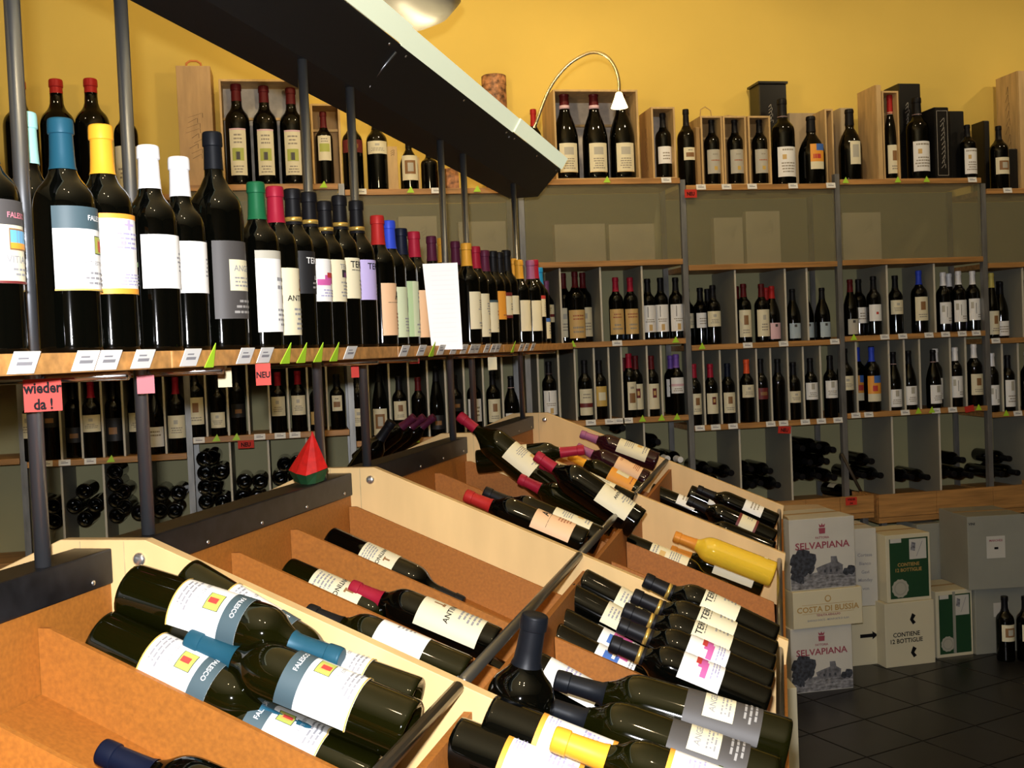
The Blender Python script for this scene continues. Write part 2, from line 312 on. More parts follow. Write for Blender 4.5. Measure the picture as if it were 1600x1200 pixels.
def bottle(M, H=.3, R=.0375, shape='bordeaux', glass=None, cap='black', caplen=.066, style=None, lz=None, ring=None, near=True, capband=None, lrot=0.):
    """M: 4x4 placing the bottle's base (axis +Z, label facing +X). Returns the thing."""
    glass = glass or glassd; n = 32 if near else 16
    name = 'wine_bottle' if H < .34 else 'magnum_bottle'
    root = empty(name); root.matrix_world = M
    prof, nk = profile(shape, H, R)
    key = ('g', shape, round(H, 3), round(R, 4), glass.name, n)
    if key not in CACHE:
        v, f_ = lathe(prof + [(0, prof[-1][1])], n); CACHE[key] = mesh('bottle_glass', v, f_, glass, True)
    obj('bottle_glass', CACHE[key], root)
    k = H / .3
    if cap:
        key = ('c', shape, round(H, 3), round(R, 4), cap, n, caplen)
        if key not in CACHE:
            z0 = (.3 - caplen) * k; e = .0008
            def rad(z):
                pr = prof
                for (ra, za), (rb, zb) in zip(pr, pr[1:]):
                    if za <= z <= zb and zb > za: return ra + (rb - ra) * (z - za) / (zb - za)
                return pr[-1][0]
            pts = [(rad(z0) + e, z0)] + [(a + e, b) for a, b in prof if b > z0 + .001] + [(prof[-1][0] + e, .2992 * k), ((prof[-1][0] - .0006 * nk) + e, .3008 * k), ((prof[-1][0] - .0018 * nk) + e, .3018 * k), (0, .302 * k)]
            v, f_ = lathe(pts, n); CACHE[key] = mesh('capsule', v, f_, capm(cap), True); CACHE[key].set_sharp_from_angle(angle=R_(38))
        c = obj('capsule', CACHE[key], root)
        if ring or capband:
            z = (.3 - caplen + (.006 if ring else -.006)) * k; key = ('r', round(H, 3), round(R, 4), ring, capband, caplen, shape)
            if key not in CACHE:
                rr = .0168 * nk; v, f_ = lathe([(rr - .004, z), (rr, z), (rr, z + (.008 if ring else .012) * k), (rr - .004, z + (.008 if ring else .012) * k)], n)
                CACHE[key] = mesh('neck_ring', v, f_, goldm if ring else paper(capband), True)
            obj('neck_ring', CACHE[key], c)
    if style:
        base, half, dec = STY[style]
        z0, z1 = lz if lz else (.065 * k, .155 * k)
        L = lab_patch(root, R, z0, z1, -half, half, paper(base), 'label')
        if lrot: L.rotation_euler = (0, 0, R_(lrot))
        h = z1 - z0; rad = .0009
        for d in dec:
            rad += .00012
            if d[0] == 'band': lab_patch(L, R, z0 + h * d[1], z0 + h * d[2], -half, half, paper(d[3]), 'label_band', rad)
            elif d[0] == 'rect': lab_patch(L, R, z0 + h * d[3], z0 + h * d[4], d[1], d[2], paper(d[5]), 'label_emblem', rad)
            elif d[0] == 'text': lab_text(L, R, d[1], d[2] * (h / .1) ** .5, d[3], z0 + h * d[4], INK[d[5]], rad + .0003)
            elif d[0] == 'lines': lab_lines(L, R, z0 + h * d[1], z0 + h * d[2], d[3], d[4], d[5], INK[d[6]], rad)
    return root
def up_mat(loc, rotz): return Matrix.Translation(loc) @ Matrix.Rotation(rotz, 4, 'Z')
def axis_mat(base, tip, roll):
    z = (tip - base).normalized(); x = Vector((0, 0, 1)); x = (x - z * x.dot(z)).normalized(); y = z.cross(x)
    m = Matrix((x, y, z)).transposed().to_4x4(); m = m @ Matrix.Rotation(R_(roll), 4, 'Z'); m.translation = base
    return m
# ================================================================== the room
RM = empty('room_axes', W0, WR)
def room(name, t0, t1, o0, o1, z0, z1, m):
    o = box(name, t0, t1, o0, o1, z0, z1, m); o.location = W0; o.rotation_euler = (0, 0, WR); return structure(o)
bpy.data.objects.remove(RM)
floor = room('floor', -6, 3.6, -8, .5, -.12, -.004, groutm)
room('wall_back', -6, 3.6, .36, .5, 0, 3.7, wallm)
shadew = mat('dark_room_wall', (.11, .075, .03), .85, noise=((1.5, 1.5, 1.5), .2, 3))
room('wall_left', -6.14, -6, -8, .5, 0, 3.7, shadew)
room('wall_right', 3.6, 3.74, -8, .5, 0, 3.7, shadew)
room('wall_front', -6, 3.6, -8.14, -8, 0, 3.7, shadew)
room('ceiling', -6.14, 3.74, -8.14, .5, 3.7, 3.8, ceilm)
tbm = boxdata(-.148, .148, -.148, .148, -.012, 0, .002); tme = bpy.data.meshes.new('tile'); tbm.to_mesh(tme); tbm.free(); tme.materials.append(tilem)
for i in range(-9, 10):
    for j in range(-10, 11):
        q = Matrix.Rotation(R_(28), 3, 'Z') @ Vector((i * .302, j * .302, 0)) + Vector((1.9, 3.9, 0))
        if not (.1 < q.x < 4.0 and 1.6 < q.y < 6.0): continue
        o = obj('tile', tme, floor); mw = Matrix.Translation(q) @ Matrix.Rotation(R_(28), 4, 'Z')
        o.matrix_parent_inverse = (Matrix.Translation(W0) @ Matrix.Rotation(WR, 4, 'Z')).inverted(); o.matrix_basis = mw
# ================================================================== wall shelving
BAYN = ['leftmost', 'second', 'third', 'fourth', 'fifth', 'sixth', 'seventh', 'rightmost']
TU = [-4.45, -3.67, -2.93, -2.164, -1.28, -.429, .430, 1.29, 2.15]
ZS = [(.82, .40, 0, -.40), (.80, .40, 0, -.42), (.84, .42, .02, -.35), (.81, .40, 0, -.41), (.848, .434, .026, -.37), (.81, .40, -.013, -.43), (.83, .404, 0, -.41), (.77, .367, -.046, -.45)]
DECK = -.88
# divider front edges by pixel: rows 3 (three compartments), 4 (one bottle each), 5 (lying bottles)
DV = {1: ([], [(60, 650), (93, 650), (126, 650), (159, 650), (192, 650), (226, 650), (257, 650)], [(97, 770), (163, 770), (231, 770)]),
      2: ([], [(322, 640), (356, 640), (388, 640), (421, 640), (451, 640), (482, 640), (512, 640)], [(361, 740), (421, 740), (480, 720)]),
      3: ([], [(577, 640), (610, 640), (640, 640), (670, 640), (698, 640), (727, 640), (757, 640), (787, 640)], [(640, 720), (720, 720)]),
      4: ([(877, 470), (940, 470), (1005, 470)], [(842, 600), (874, 600), (900, 600), (930, 600), (953, 600), (973, 600), (1013, 600), (1035, 600)], [(900, 700), (1008, 700)]),
      5: ([(1151, 480), (1229, 480), (1262, 450)], [(1101, 600), (1127, 600), (1154, 600), (1184, 600), (1206, 600), (1233, 600), (1257, 600), (1284, 600)], [(1157, 700), (1237, 700)]),
      6: ([(1388, 470), (1462, 470)], [(1340, 590), (1391, 590), (1415, 590), (1439, 590), (1487, 590), (1511, 590)], [(1396, 700), (1470, 700)]),
      7: ([(1600, 470)], [(1568, 590), (1593, 590)], [(1610, 700)])}
bays = []
for b in range(8):
    t0, t1 = TU[b], TU[b + 1]; zt, z2, z3, z4 = [z + EYE for z in ZS[b]]; zd = DECK + EYE
    u = empty('wall_shelf', W0 + WX * ((t0 + t1) / 2), WR); tm = (t0 + t1) / 2; a, c = t0 - tm, t1 - tm; bays.append(u)
    tag(u, '%s bay of the tall wine shelving along the yellow wall%s' % (BAYN[b], ', outside left' if b == 0 else ''), 'shelf', 'wall shelving bays')
    for yy in (.0, .31):
        o = box('upright', a - .014, a + .014, yy, yy + .03, 0, zt + .03, galv, u)
    if b == 7: box('upright', c - .014, c + .014, 0, .03, 0, zt + .03, galv, u)
    box('back_panel', a + .015, c - .015, .325, .345, .05, zt - .03, backm, u)
    for z in (zt, z2, z3, z4): box('shelf_board', a + .016, c - .016, -.008, .322, z - .028, z, shelfw, u, .002)
    box('deck_board', a + .016, c - .016, -.01, .322, zd - .028, zd, shelfw, u, .002)
    for (d3, d4, d5), in [(DV.get(b, ([], [], [])),)]:
        for lst, zlo, zhi in ((d3, z3, z2 - .03), (d4, z4, z3 - .03), (d5, zd, z4 - .03)):
            for (px, py) in lst:
                x = at_w(px, py)[0] - tm
                if x < a + .02 or x > c - .02: continue
                d = box('divider', x - .004, x + .004, .012, .32, zlo + .001, zhi - .001, laminate, u)
                box('divider_edge', x - .0046, x + .0046, .006, .012, zlo + .001, zhi - .001, edgem, d)
# wooden bottom crates in front of the lowest shelves
def wallbox(name, u0, v0, u1, v1, off, depth, m, b=.003):
    """a box whose front face fills the pixel rectangle at wall offset off (front), depth going back"""
    ta, za = at_w(u0, v1, off); tb, zb = at_w(u1, v0, off); tm_, zm = at_w((u0 + u1) / 2, (v0 + v1) / 2, off)
    return tm_, (tb - ta), za, zb
# ------------------------------------------------------------------ the display rack
D = [.47, 1.45, 2.40, 3.38, 4.36]
rack = empty('wine_display_rack', (0, 0, 0), -ANG)
tag(rack, 'long two-sided wine display rack of maple panels, steel posts, bottle shelf and black canopy', 'display rack')
E_ = EYE
def edge_z(p): return -.26 - .39 * (p + .93) / .93
pan = [(-1.075, -.26), (-.93, -.26), (0, -.65), (-.012, -.73), (-.06, -.95), (-1.94, -.95), (-1.99, -.73), (-2.005, -.65)]
for i, s in enumerate(D):
    o = prism('maple_panel', [(p, z + E_) for p, z in pan], 'y', s - .011, s + .011, maple, rack, .0012)
    for pp, zz in ((-.94, -.289), (-1.065, -.289)):
        v, f_ = lathe([(0, .005), (.006, .005), (.0095, .003), (.0105, 0)], 16)
        q = obj('bolt_head', mesh('bolt_head', v, f_, screwm, True), o, (pp, s - .0112, zz + E_), (R_(90), 0, 0))
    for pp in (-.965, -1.04):
        box('panel_joint', pp - .0008, pp + .0008, s - .0116, s - .0110, -.95 + E_, -.262 + E_, plyedge, o)
    for sg in (1, -1):
        box('foot_board', (-.16 if sg > 0 else -1.88), (-.12 if sg > 0 else -1.84), s - .02, s + .02, 0, -.94 + E_, beamm, rack)
for i in range(4):
    s0, s1 = D[i] + .012, D[i + 1] - .012
    bmm = box('spine_beam', -1.05, -.985, s0, s1, -.325 + E_, -.272 + E_, beamm, rack, .003)
    for k in range(5):
        s = s0 + .05 + k * (s1 - s0 - .1) / 4
        v, f_ = lathe([(0, .002), (.0035, .0015), (.004, 0)], 8)
        obj('rivet', mesh('rivet', v, f_, screwm, True), bmm, (-.9848, s, -.314 + E_), (0, R_(90), 0))
    box('spine_board', -1.04, -.990, s0, s1, -.62 + E_, -.326 + E_, hdf, rack)
    for sg in (1, -1):
        X = (lambda p: p) if sg > 0 else (lambda p: -2.005 - p)
        fl = lambda p: -.447 - .44 * (p + .974)
        prism('bin_floor', [(X(-.988), fl(-.988) + E_), (X(-.445), fl(-.445) + E_), (X(-.445), fl(-.445) - .012 + E_), (X(-.988), fl(-.988) - .012 + E_)], 'y', s0, s1, hdf, rack)
        prism('riser_board', [(X(-.443), -.50 + E_), (X(-.431), -.50 + E_), (X(-.431), -.72 + E_), (X(-.443), -.72 + E_)], 'y', s0, s1, hdf, rack)
        prism('lower_bin_floor', [(X(-.43), -.652 + E_), (X(-.02), -.822 + E_), (X(-.02), -.834 + E_), (X(-.43), -.664 + E_)], 'y', s0, s1, hdf, rack)
        prism('front_board', [(X(-.018), -.70 + E_), (X(-.006), -.70 + E_), (X(-.02), -.93 + E_), (X(-.032), -.93 + E_)], 'y', s0, s1, hdf, rack)
        tube('bottle_rail', [(X(-.45), s0, -.466 + E_), (X(-.45), s1 - .002, -.466 + E_)], .0095, rodm, rack)
        tube('front_rail', [(X(-.019), s0, -.668 + E_), (X(-.019), s1 - .002, -.668 + E_)], .0075, rodm, rack)
# hardboard compartment dividers, upper and lower bins
def upper_div(s, sg=1):
    X = (lambda p: p) if sg > 0 else (lambda p: -2.005 - p)
    pts = [(-.989, -.60), (-.989, -.350), (-.972, -.350), (-.447, -.572), (-.447, -.66)]
    prism('hardboard_divider', [(X(p), z + E_) for p, z in pts], 'y', s - .004, s + .004, hdf, rack)
def lower_div(s, sg=1):
    X = (lambda p: p) if sg > 0 else (lambda p: -2.005 - p)
    pts = [(-.429, -.545), (-.035, -.71), (-.033, -.81), (-.429, -.645)]
    prism('hardboard_divider', [(X(p), z + E_) for p, z in pts], 'y', s - .004, s + .004, hdf, rack)
for s in (.78, 1.035, 1.272, 1.81, 2.06, 2.375, 2.79, 3.03, 3.35, 3.75, 4.05): upper_div(s)
for s in (.78, 1.18, 1.78, 2.0, 2.72, 3.0, 3.72, 4.02): lower_div(s)
for s in (.9, 1.87, 2.7, 3.0, 3.7, 4.0): upper_div(s, -1); lower_div(s, -1)
# posts
for s in (.35 + .25, 1.30, 1.56, 2.25, 2.525, 3.26, 3.51, 4.22):
    o = tube('post', [(-1.0, s, -.272 + E_), (-1.0, s, .665 + E_)], .0108, steel, rack, 16)
# eye-level bottle shelf
for i in range(4):
    s0, s1 = (D[i] - .06, D[i + 1] - .064)
    if i == 3: s1 = 4.5
    box('bottle_shelf', -1.165, -.838, s0, s1, -.005 + E_, .02 + E_, shelfw, rack, .002)
for s in (1.30, 1.56, 2.25, 2.525, 3.26, 3.51, 4.22): tube('shelf_bracket', [(-1.13, s + .013, -.012 + E_), (-.86, s + .013, -.012 + E_)], .0065, chrome, rack)
# canopy: a light trough
CS0, CS1 = .3, 4.63
prism('canopy_floor', [(-1.115, .66), (-.99, .66), (-.99, .666), (-1.115, .666)] and [(-1.115, .66 + E_), (-.99, .66 + E_), (-.99, .667 + E_), (-1.115, .667 + E_)], 'y', CS0, CS1, blackp, rack)
prism('canopy_side', [(-.99, .66 + E_), (-.885, .77 + E_), (-.890, .775 + E_), (-.995, .667 + E_)], 'y', CS0, CS1, blackp, rack)
prism('canopy_side', [(-1.115, .66 + E_), (-1.22, .77 + E_), (-1.215, .775 + E_), (-1.11, .667 + E_)], 'y', CS0, CS1, blackp, rack)
prism('canopy_end', [(-1.115, .66 + E_), (-.99, .66 + E_), (-.885, .77 + E_), (-1.22, .77 + E_)], 'y', CS1 - .006, CS1, blackp, rack)
js = [CS0, 1.42, 2.59, 3.76, CS1]
for i in range(4):
    d = .006 * (i % 2)
    st = prism('canopy_edge_strip', [(-.885 + d, .768 + E_), (-.857 + d, .812 + E_), (-.863 + d, .816 + E_), (-.891 + d, .772 + E_)], 'y', js[i] + .001, js[i + 1], stripm, rack)
    prism('canopy_edge_strip', [(-1.22 - d, .768 + E_), (-1.248 - d, .812 + E_), (-1.242 - d, .816 + E_), (-1.214 - d, .772 + E_)], 'y', js[i] + .001, js[i + 1], stripm, rack)
    for k in range(3):
        s = js[i] + .06 + k * (js[i + 1] - js[i] - .12) / 2
        v, f_ = lathe([(0, .002), (.003, .0015), (.0036, 0)], 8)
        obj('strip_screw', mesh('strip_screw', v, f_, screwm, True), st, (-.894, s, .757 + E_), (0, R_(137), 0))
for s, pe in ((2.585, (572, 137)), (3.755, (776, 220))):
    se, ze = at_p(*pe, -.985)
    tube('canopy_stay', [(-.897, s, .752 + E_), (-.985, se, ze + E_)], .0035, steel, rack, 8)
    tube('stay_fitting', [(-.976, se + (s - se) * .1, ze + (.752 - ze) * .1 + E_), (-.985, se, ze + E_)], .0065, mat('fitting_glint_white', (.85, .85, .9), .3), rack, 10)  # white colour stands in for the flash glint on the reflective rod end
# ================================================================== bottles standing on the wall shelving
BW = {1: 'second', 2: 'third', 3: 'fourth', 4: 'fifth', 5: 'sixth', 6: 'seventh', 7: 'rightmost'}
PLACED = {}
def wall_bottle(bay, row, u, vt, cap, style, shape='bordeaux', lf=None, off=.06, R=None, capband=None, glass=None, caplen=.066, label=None, turn=0):
    zsh = ZS[bay][{3: 2, 4: 3, 1: 0}[row]]
    if off <= .06: off = (.040 if row == 4 else (.062 if row == 3 else off))
    t, _ = at_w(u, vt + 60, off); _, zt = at_w(u, vt, off); H = max(.25, zt - zsh)
    if row != 1: H = min(H, .36)
    R = R or ((.0365 if row == 4 else .0385) if H < .335 else .044)
    # keep clear of uprights and neighbours
    mg = .016 if row == 4 else (-.004 if off - R < .03 else -.012)
    if row == 3 and off - R < .031: off = R + .032
    t = min(max(t, TU[bay] + R + mg), TU[bay + 1] - R - mg)
    for (t2, o2, r2) in PLACED.get((bay, row), []):
        if (t - t2) ** 2 + (off - o2) ** 2 < (R + r2 + .001) ** 2: off = o2 + math.sqrt(max(0, (R + r2 + .002) ** 2 - (t - t2) ** 2))
    if row == 4:
        for px, py in DV.get(bay, ([], [], []))[1]:
            td = at_w(px, py)[0]
            if abs(t - td) < R + .006: t = td + (R + .007) * (1 if t > td else -1)
    if row == 3:
        for px, py in DV.get(bay, ([], [], []))[0]:
            td = at_w(px, py)[0]
            if abs(t - td) < R + .006: t = td + (R + .007) * (1 if t > td else -1)
    PLACED.setdefault((bay, row), []).append((t, off, R))
    k = H / .3; lz = (lf[0] * H, lf[1] * H) if lf else None
    M = up_mat(wp(t, off, zsh + .0005), WR - R_(90) + R_(random.uniform(-8, 8) + turn))
    o = bottle(M, H, R, shape, glass, cap, caplen, style, lz, None, False, capband)
    if label: tag(o, label, 'wine bottle', None)
    else:
        base = {'cream': 'cream', 'white': 'white', 'tan': 'tan', 'stone': 'grey', 'black': 'black', 'darkred': 'dark red', 'gold': 'gold', 'pink': 'pink', 'bluegrey': 'blue-grey'}.get(STY[style][0], STY[style][0]) + ' label' if style else 'no label'
        cn = {'darkred': 'dark red', 'orangered': 'orange-red', 'skyblue': 'blue'}.get(cap, cap)
        tag(o, 'bottle with %s capsule and %s, {n} from left, %s row, %s wall bay' % (cn, base, {3: 'upper', 4: 'lower'}.get(row, 'top'), BW[bay]), 'wine bottle', 'bottles standing on the wall shelving', (bay, row), t)
    return o
C_, W_ = 'plain_cream', 'plain_white'
R3 = {4: [(848, 452, 'mauve', 'cream_bluetop', (.08, .42)), (863, 438, 'mauve', 'far_cream_band', (.34, .62)), (901, 424, 'darkred', 'plain_tan', (.06, .46), {'R': .046}), (880, 427, 'darkred', C_, (.08, .5), {'off': .14}), (912, 427, 'darkred', C_, (.08, .5), {'off': .16}),
          (964, 434, 'crimson', 'plain_tan', (.10, .50)), (991, 434, 'crimson', 'plain_tan', (.10, .50)), (1014, 436, 'black', 'far_script', (.12, .56), {'capband': 'pink'}), (1036, 434, 'black', 'far_script', (.12, .56), {'capband': 'pink'}), (1059, 434, 'black', 'far_script', (.12, .56), {'capband': 'pink'})],
      5: [(1081, 450, 'black', C_, (.3, .56), {'off': .13}), (1097, 450, 'black', W_, (.3, .56), {'off': .12}), (1116, 446, 'black', C_, (.30, .56)), (1107, 452, 'black', C_, (.3, .56), {'off': .2}),
          (1164, 444, 'darkred', 'far_emblem', (.10, .56)), (1152, 448, 'darkred', C_, (.1, .5), {'off': .15}), (1192, 444, 'darkred', C_, (.10, .56)), (1205, 450, 'red', W_, (.1, .4), {'off': .15}), (1220, 447, 'red', 'far_round_pink', (.05, .34), {'shape': 'burgundy', 'R': .041}), (1241, 452, 'black', 'far_round_blue', (.05, .34), {'shape': 'burgundy', 'R': .041}), (1259, 450, 'black', 'far_round_blue', (.05, .34), {'shape': 'burgundy', 'R': .041}), (1287, 450, 'black', 'far_round_blue', (.05, .34), {'shape': 'burgundy', 'R': .041}), (1244, 450, 'black', None, None, {'off': .16})],
      6: [(1331, 437, 'darkred', 'far_round', (.03, .3), {'shape': 'burgundy', 'R': .041}), (1349, 436, 'black', W_, (.22, .5), {'off': .08}), (1368, 432, 'black', 'far_white_mark', (.24, .52)), (1401, 431, 'black', C_, (.34, .58)), (1443, 423, 'blue', 'far_emblem', (.2, .58)), (1476, 426, 'white', 'far_white_bird', (.14, .5)), (1500, 424, 'white', 'far_white_bird', (.16, .52)), (1523, 424, 'white', 'far_white_bird', (.18, .54)), (1484, 428, 'white', W_, (.15, .5), {'off': .15})],
      7: [(1551, 424, 'yellow', 'far_emblem', (.06, .42), {'shape': 'hock', 'R': .036}), (1570, 440, 'black', W_, (.04, .3), {'shape': 'burgundy', 'R': .04}), (1586, 438, 'black', 'far_emblem', (.05, .32), {'shape': 'burgundy', 'R': .041}), (1606, 438, 'black', C_, (.05, .32))],
      3: [(720, 450, 'black', C_, (.1, .5)), (770, 450, 'black', C_, (.1, .5)), (800, 450, 'darkred', C_, (.1, .5))]}
R4 = {1: [(4, 560, 'black', C_, (.3, .62)), (42, 585, 'black', None, None), (75, 592, 'black', 'far_dark', (.42, .62)), (107, 590, 'black', 'far_dark', (.2, .4)), (141, 587, 'crimson', 'plain_cream', (.34, .56)), (172, 590, 'black', 'far_dark', (.2, .5)), (206, 590, 'black', C_, (.3, .55), {'off': .12}), (240, 588, 'black', 'far_gajalike', (.1, .36), {'shape': 'burgundy', 'R': .041}), (272, 590, 'crimson', 'plain_cream', (.2, .5))],
      2: [(309, 572, 'black', 'far_emblem', (.18, .56)), (341, 588, 'black', 'plain_cream', (.14, .40)), (369, 574, 'black', 'far_dark', (.26, .46)), (435, 582, 'crimson', 'plain_cream', (.28, .6)), (467, 580, 'crimson', 'plain_cream', (.28, .6)), (495, 590, 'black', 'plain_tan', (.12, .36), {'R': .033}), (528, 585, 'black', 'far_box_emblem', (.34, .62))],
      3: [(561, 560, 'black', C_, (.2, .44)), (594, 572, 'black', 'far_picture', (.06, .42), {'shape': 'hock', 'R': .04}), (625, 588, 'black', 'far_emblem', (.3, .6)), (655, 590, 'darkred', None, None), (684, 572, 'black', 'far_dark', (.1, .3), {'shape': 'hock', 'R': .036}), (714, 586, 'black', 'far_dark', (.4, .6)), (743, 580, 'black', W_, (.2, .56)), (773, 580, 'black', 'far_emblem', (.18, .55)), (800, 588, 'black', 'far_white_seal', (.1, .34), {'capband': 'pink', 'shape': 'burgundy', 'R': .04})],
      4: [(862, 565, 'black', 'far_script', (.12, .52), {'capband': 'pink'}), (919, 563, 'black', 'far_cream_band', (.08, .52)), (945, 563, 'black', 'far_gold_oval', (.22, .56)), (967, 560, 'darkred', None, None, {'off': .12}), (984, 553, 'crimson', 'far_box_emblem', (.12, .56)), (1004, 556, 'darkred', 'far_cream_red', (.12, .54)), (1025, 556, 'darkred', 'far_cream_red', (.12, .54)), (1058, 554, 'violet', 'far_white_pink', (.36, .62), {'capband': 'pink'}), (1050, 556, 'violet', W_, (.3, .6), {'capband': 'pink', 'off': .14})],
      5: [(1092, 569, 'crimson', 'far_emblem', (.18, .52)), (1116, 569, 'crimson', 'far_cream_red', (.18, .52)), (1142, 568, 'navy', 'far_emblem', (.18, .52)), (1169, 562, 'orangered', C_, (.4, .6)), (1195, 561, 'black', 'far_darkred', (.36, .54)), (1222, 561, 'black', None, None), (1247, 566, 'black', 'plain_cream', (.30, .50), {'R': .0365}), (1269, 560, 'black', 'far_white_seal', (.32, .6)), (1298, 556, 'black', 'far_white_seal', (.32, .6))],
      6: [(1329, 545, 'black', C_, (.36, .58)), (1352, 543, 'blue', 'far_orange', (.16, .56), {'off': .10}), (1363, 543, 'blue', 'far_orange', (.16, .56)), (1381, 541, 'black', 'far_redpic', (.16, .56)), (1404, 550, 'black', 'far_white_seal', (.06, .36), {'shape': 'burgundy', 'R': .04, 'capband': 'pink'}), (1429, 548, 'black', 'far_white_seal', (.08, .4), {'shape': 'burgundy', 'R': .04}), (1459, 547, 'black', 'far_white_seal', (.08, .4), {'shape': 'burgundy', 'R': .04, 'capband': 'pink'}), (1476, 545, 'white', 'far_white_bird', (.14, .5)), (1501, 543, 'white', 'far_white_bird', (.16, .52)), (1527, 538, 'white', 'far_emblem', (.18, .52))],
      7: [(1556, 552, 'white', 'far_white_bird', (.12, .46)), (1572, 556, 'black', W_, (.3, .5), {'off': .12}), (1583, 555, 'black', 'far_white_seal', (.08, .56)), (1606, 550, 'white', C_, (.1, .5))]}
for row, tab in ((3, R3), (4, R4)):
    for bay, lst in tab.items():
        for e in sorted(lst, key=lambda e: (e[5] if len(e) > 5 else {}).get('off', 0)):
            wall_bottle(bay, row, e[0], e[1], e[2], e[3], lf=e[4], **(e[5] if len(e) > 5 else {}))
# ------------------------------------------------------------------ bottles lying in the lowest compartments, necks out
LIE = {1: [(92, 790), (112, 790), (151, 788), (133, 767), (135, 810), (100, 813), (172, 756), (194, 767), (172, 781), (196, 791), (174, 805), (180, 737), (254, 770), (280, 769), (247, 797), (274, 797), (220, 800), (60, 805), (40, 790)],
       2: [(305, 717), (332, 714), (321, 738), (349, 736), (306, 761), (336, 761), (321, 783), (350, 783), (382, 751), (408, 751), (377, 776), (403, 776), (445, 725), (462, 744), (436, 746), (470, 722)],
       4: [(970, 668), (1040, 716), (1068, 717), (990, 700), (1025, 690)],
       5: [(1106, 733), (1120, 755), (1140, 738), (1095, 755), (1170, 732), (1185, 754), (1200, 735), (1172, 757), (1212, 757), (1250, 700), (1275, 697), (1300, 702), (1262, 722), (1288, 720), (1250, 744), (1275, 743), (1300, 745)],
       6: [(1345, 742), (1372, 742), (1358, 720), (1420, 745), (1445, 745), (1486, 740), (1512, 742), (1500, 718)],
       7: [(1560, 740), (1585, 738), (1572, 716)]}
for bay, lst in LIE.items():
    for i, (u, v) in enumerate(lst):
        t, z = at_w(u, v, .05); z = max(z, DECK + .040)
        t = min(max(t, TU[bay] + .06), TU[bay + 1] - .06)
        for px, py in DV[bay][2]:
            td = at_w(px, py)[0]
            if abs(t - td) < .046: t = td + .047 * (1 if t > td else -1)
        M = axis_mat(wp(t, .318, z), wp(t, .018, z), 0) if bay > 2 else axis_mat(wp(t, .02, z), wp(t, .319, z), 0)
        cp = ('white' if bay == 1 and 165 < u < 200 else ('crimson' if bay == 2 else 'black'))
        if (bay, u) in ((4, 1040), (4, 1068)): cp = 'white'
        o = bottle(M, .3, .0375, 'bordeaux', None, cp, near=False)
        tag(o, ('dark bottle lying neck outward with %s capsule, {n} from left, %s wall bay' % (cp, BW[bay])) if bay > 2 else ('dark bottle lying base outward, {n} from left, lowest part of %s wall bay' % BW[bay]), 'wine bottle', 'bottles lying in the lowest wall compartments', ('lie', bay), t + z * .001)
t, _ = at_w(1326, 770, .05); a_ = wp(t, .05, DECK + .0385)
tag(bottle(axis_mat(a_ + WX * -.02 + WY * .22, a_ + WX * .02 + WY * -.06, 0), .285, .0375, 'burgundy', None, 'black', .05, 'plain_cream', (.06, .12), near=False), 'single bottle with cream label lying at the left end of the seventh bay deck', 'wine bottle')
# ================================================================== goods on the top boards
def top_box(u0, v0, u1, off, depth, bay, m, label, kind='closed', name='wooden_case', cat='wooden case', mside=None, slat=None, turn=0, ncell=1):
    zsh = ZS[bay][0]; t0, _ = at_w(u0, v0 + 80, off); t1, _ = at_w(u1, v0 + 80, off); _, zt = at_w((u0 + u1) / 2, v0, off); H = zt - zsh
    r = empty(name, wp((t0 + t1) / 2, off, zsh), WR + R_(turn)); wd = (t1 - t0) / 2; th = .010
    tag(r, label, cat)
    if kind == 'closed':
        box('case_body', -wd, wd, .008, depth, 0, H, m, r, .0015)
        box('case_lid', -wd + .001, wd - .001, 0, .0075, .004, H - .004, mside or m, r, .001)
    else:
        box('side_board', -wd, -wd + th, 0, depth, 0, H, m, r, .001); box('side_board', wd - th, wd, 0, depth, 0, H, m, r, .001)
        box('bottom_board', -wd + th, wd - th, 0, depth, 0, th, m, r, .001); box('top_board', -wd + th, wd - th, 0, depth, H - th, H, m, r, .001)
        box('back_board', -wd + th, wd - th, depth - .008, depth, th, H - th, mside or m, r)
        if slat: box('neck_slat', -wd + th, wd - th, depth - .06, depth - .045, H * slat, H * slat + .012, m, r)
        for k in range(1, ncell):
            x = -wd + 2 * wd * k / ncell; box('cell_board', x - th / 2, x + th / 2, 0, depth - .009, th, H - th, m, r)
    return r, wd, H
def top_bottle(bay, u, vt, cap, style, label, R=.05, shape='bordeaux', lf=None, off=.12, capband=None, lift=0., caplen=.066, vb=None):
    zsh = ZS[bay][0] + lift; t, _ = at_w(u, vt + 80, off); _, zt = at_w(u, vt, off); H = zt - zsh
    M = up_mat(wp(t, off, zsh + .0008), WR - R_(90))
    o = bottle(M, H, R, shape, None, cap, caplen, style, (lf[0] * H, lf[1] * H) if lf else None, None, True, capband)
    return tag(o, label, 'wine bottle', 'large bottles on the top boards')
def flat_mark(par, pts, y, m, name='printed_mark'):
    n = len(pts); return obj(name, mesh(name, [(x, y, z) for x, z in pts], [tuple(range(n))], m), par)
def flat_text(par, s, size, x, y, z, m, rot=0., name='lettering', sx=1., w=.02):
    vs_, fs = text_data(s, w); c, q = math.cos(R_(rot)), math.sin(R_(rot))
    out = [(x + (a * c * sx - b * q) * size, y, z + (a * q * sx + b * c) * size) for a, b, _ in vs_]
    return obj(name, mesh(name, out, fs, m), par)
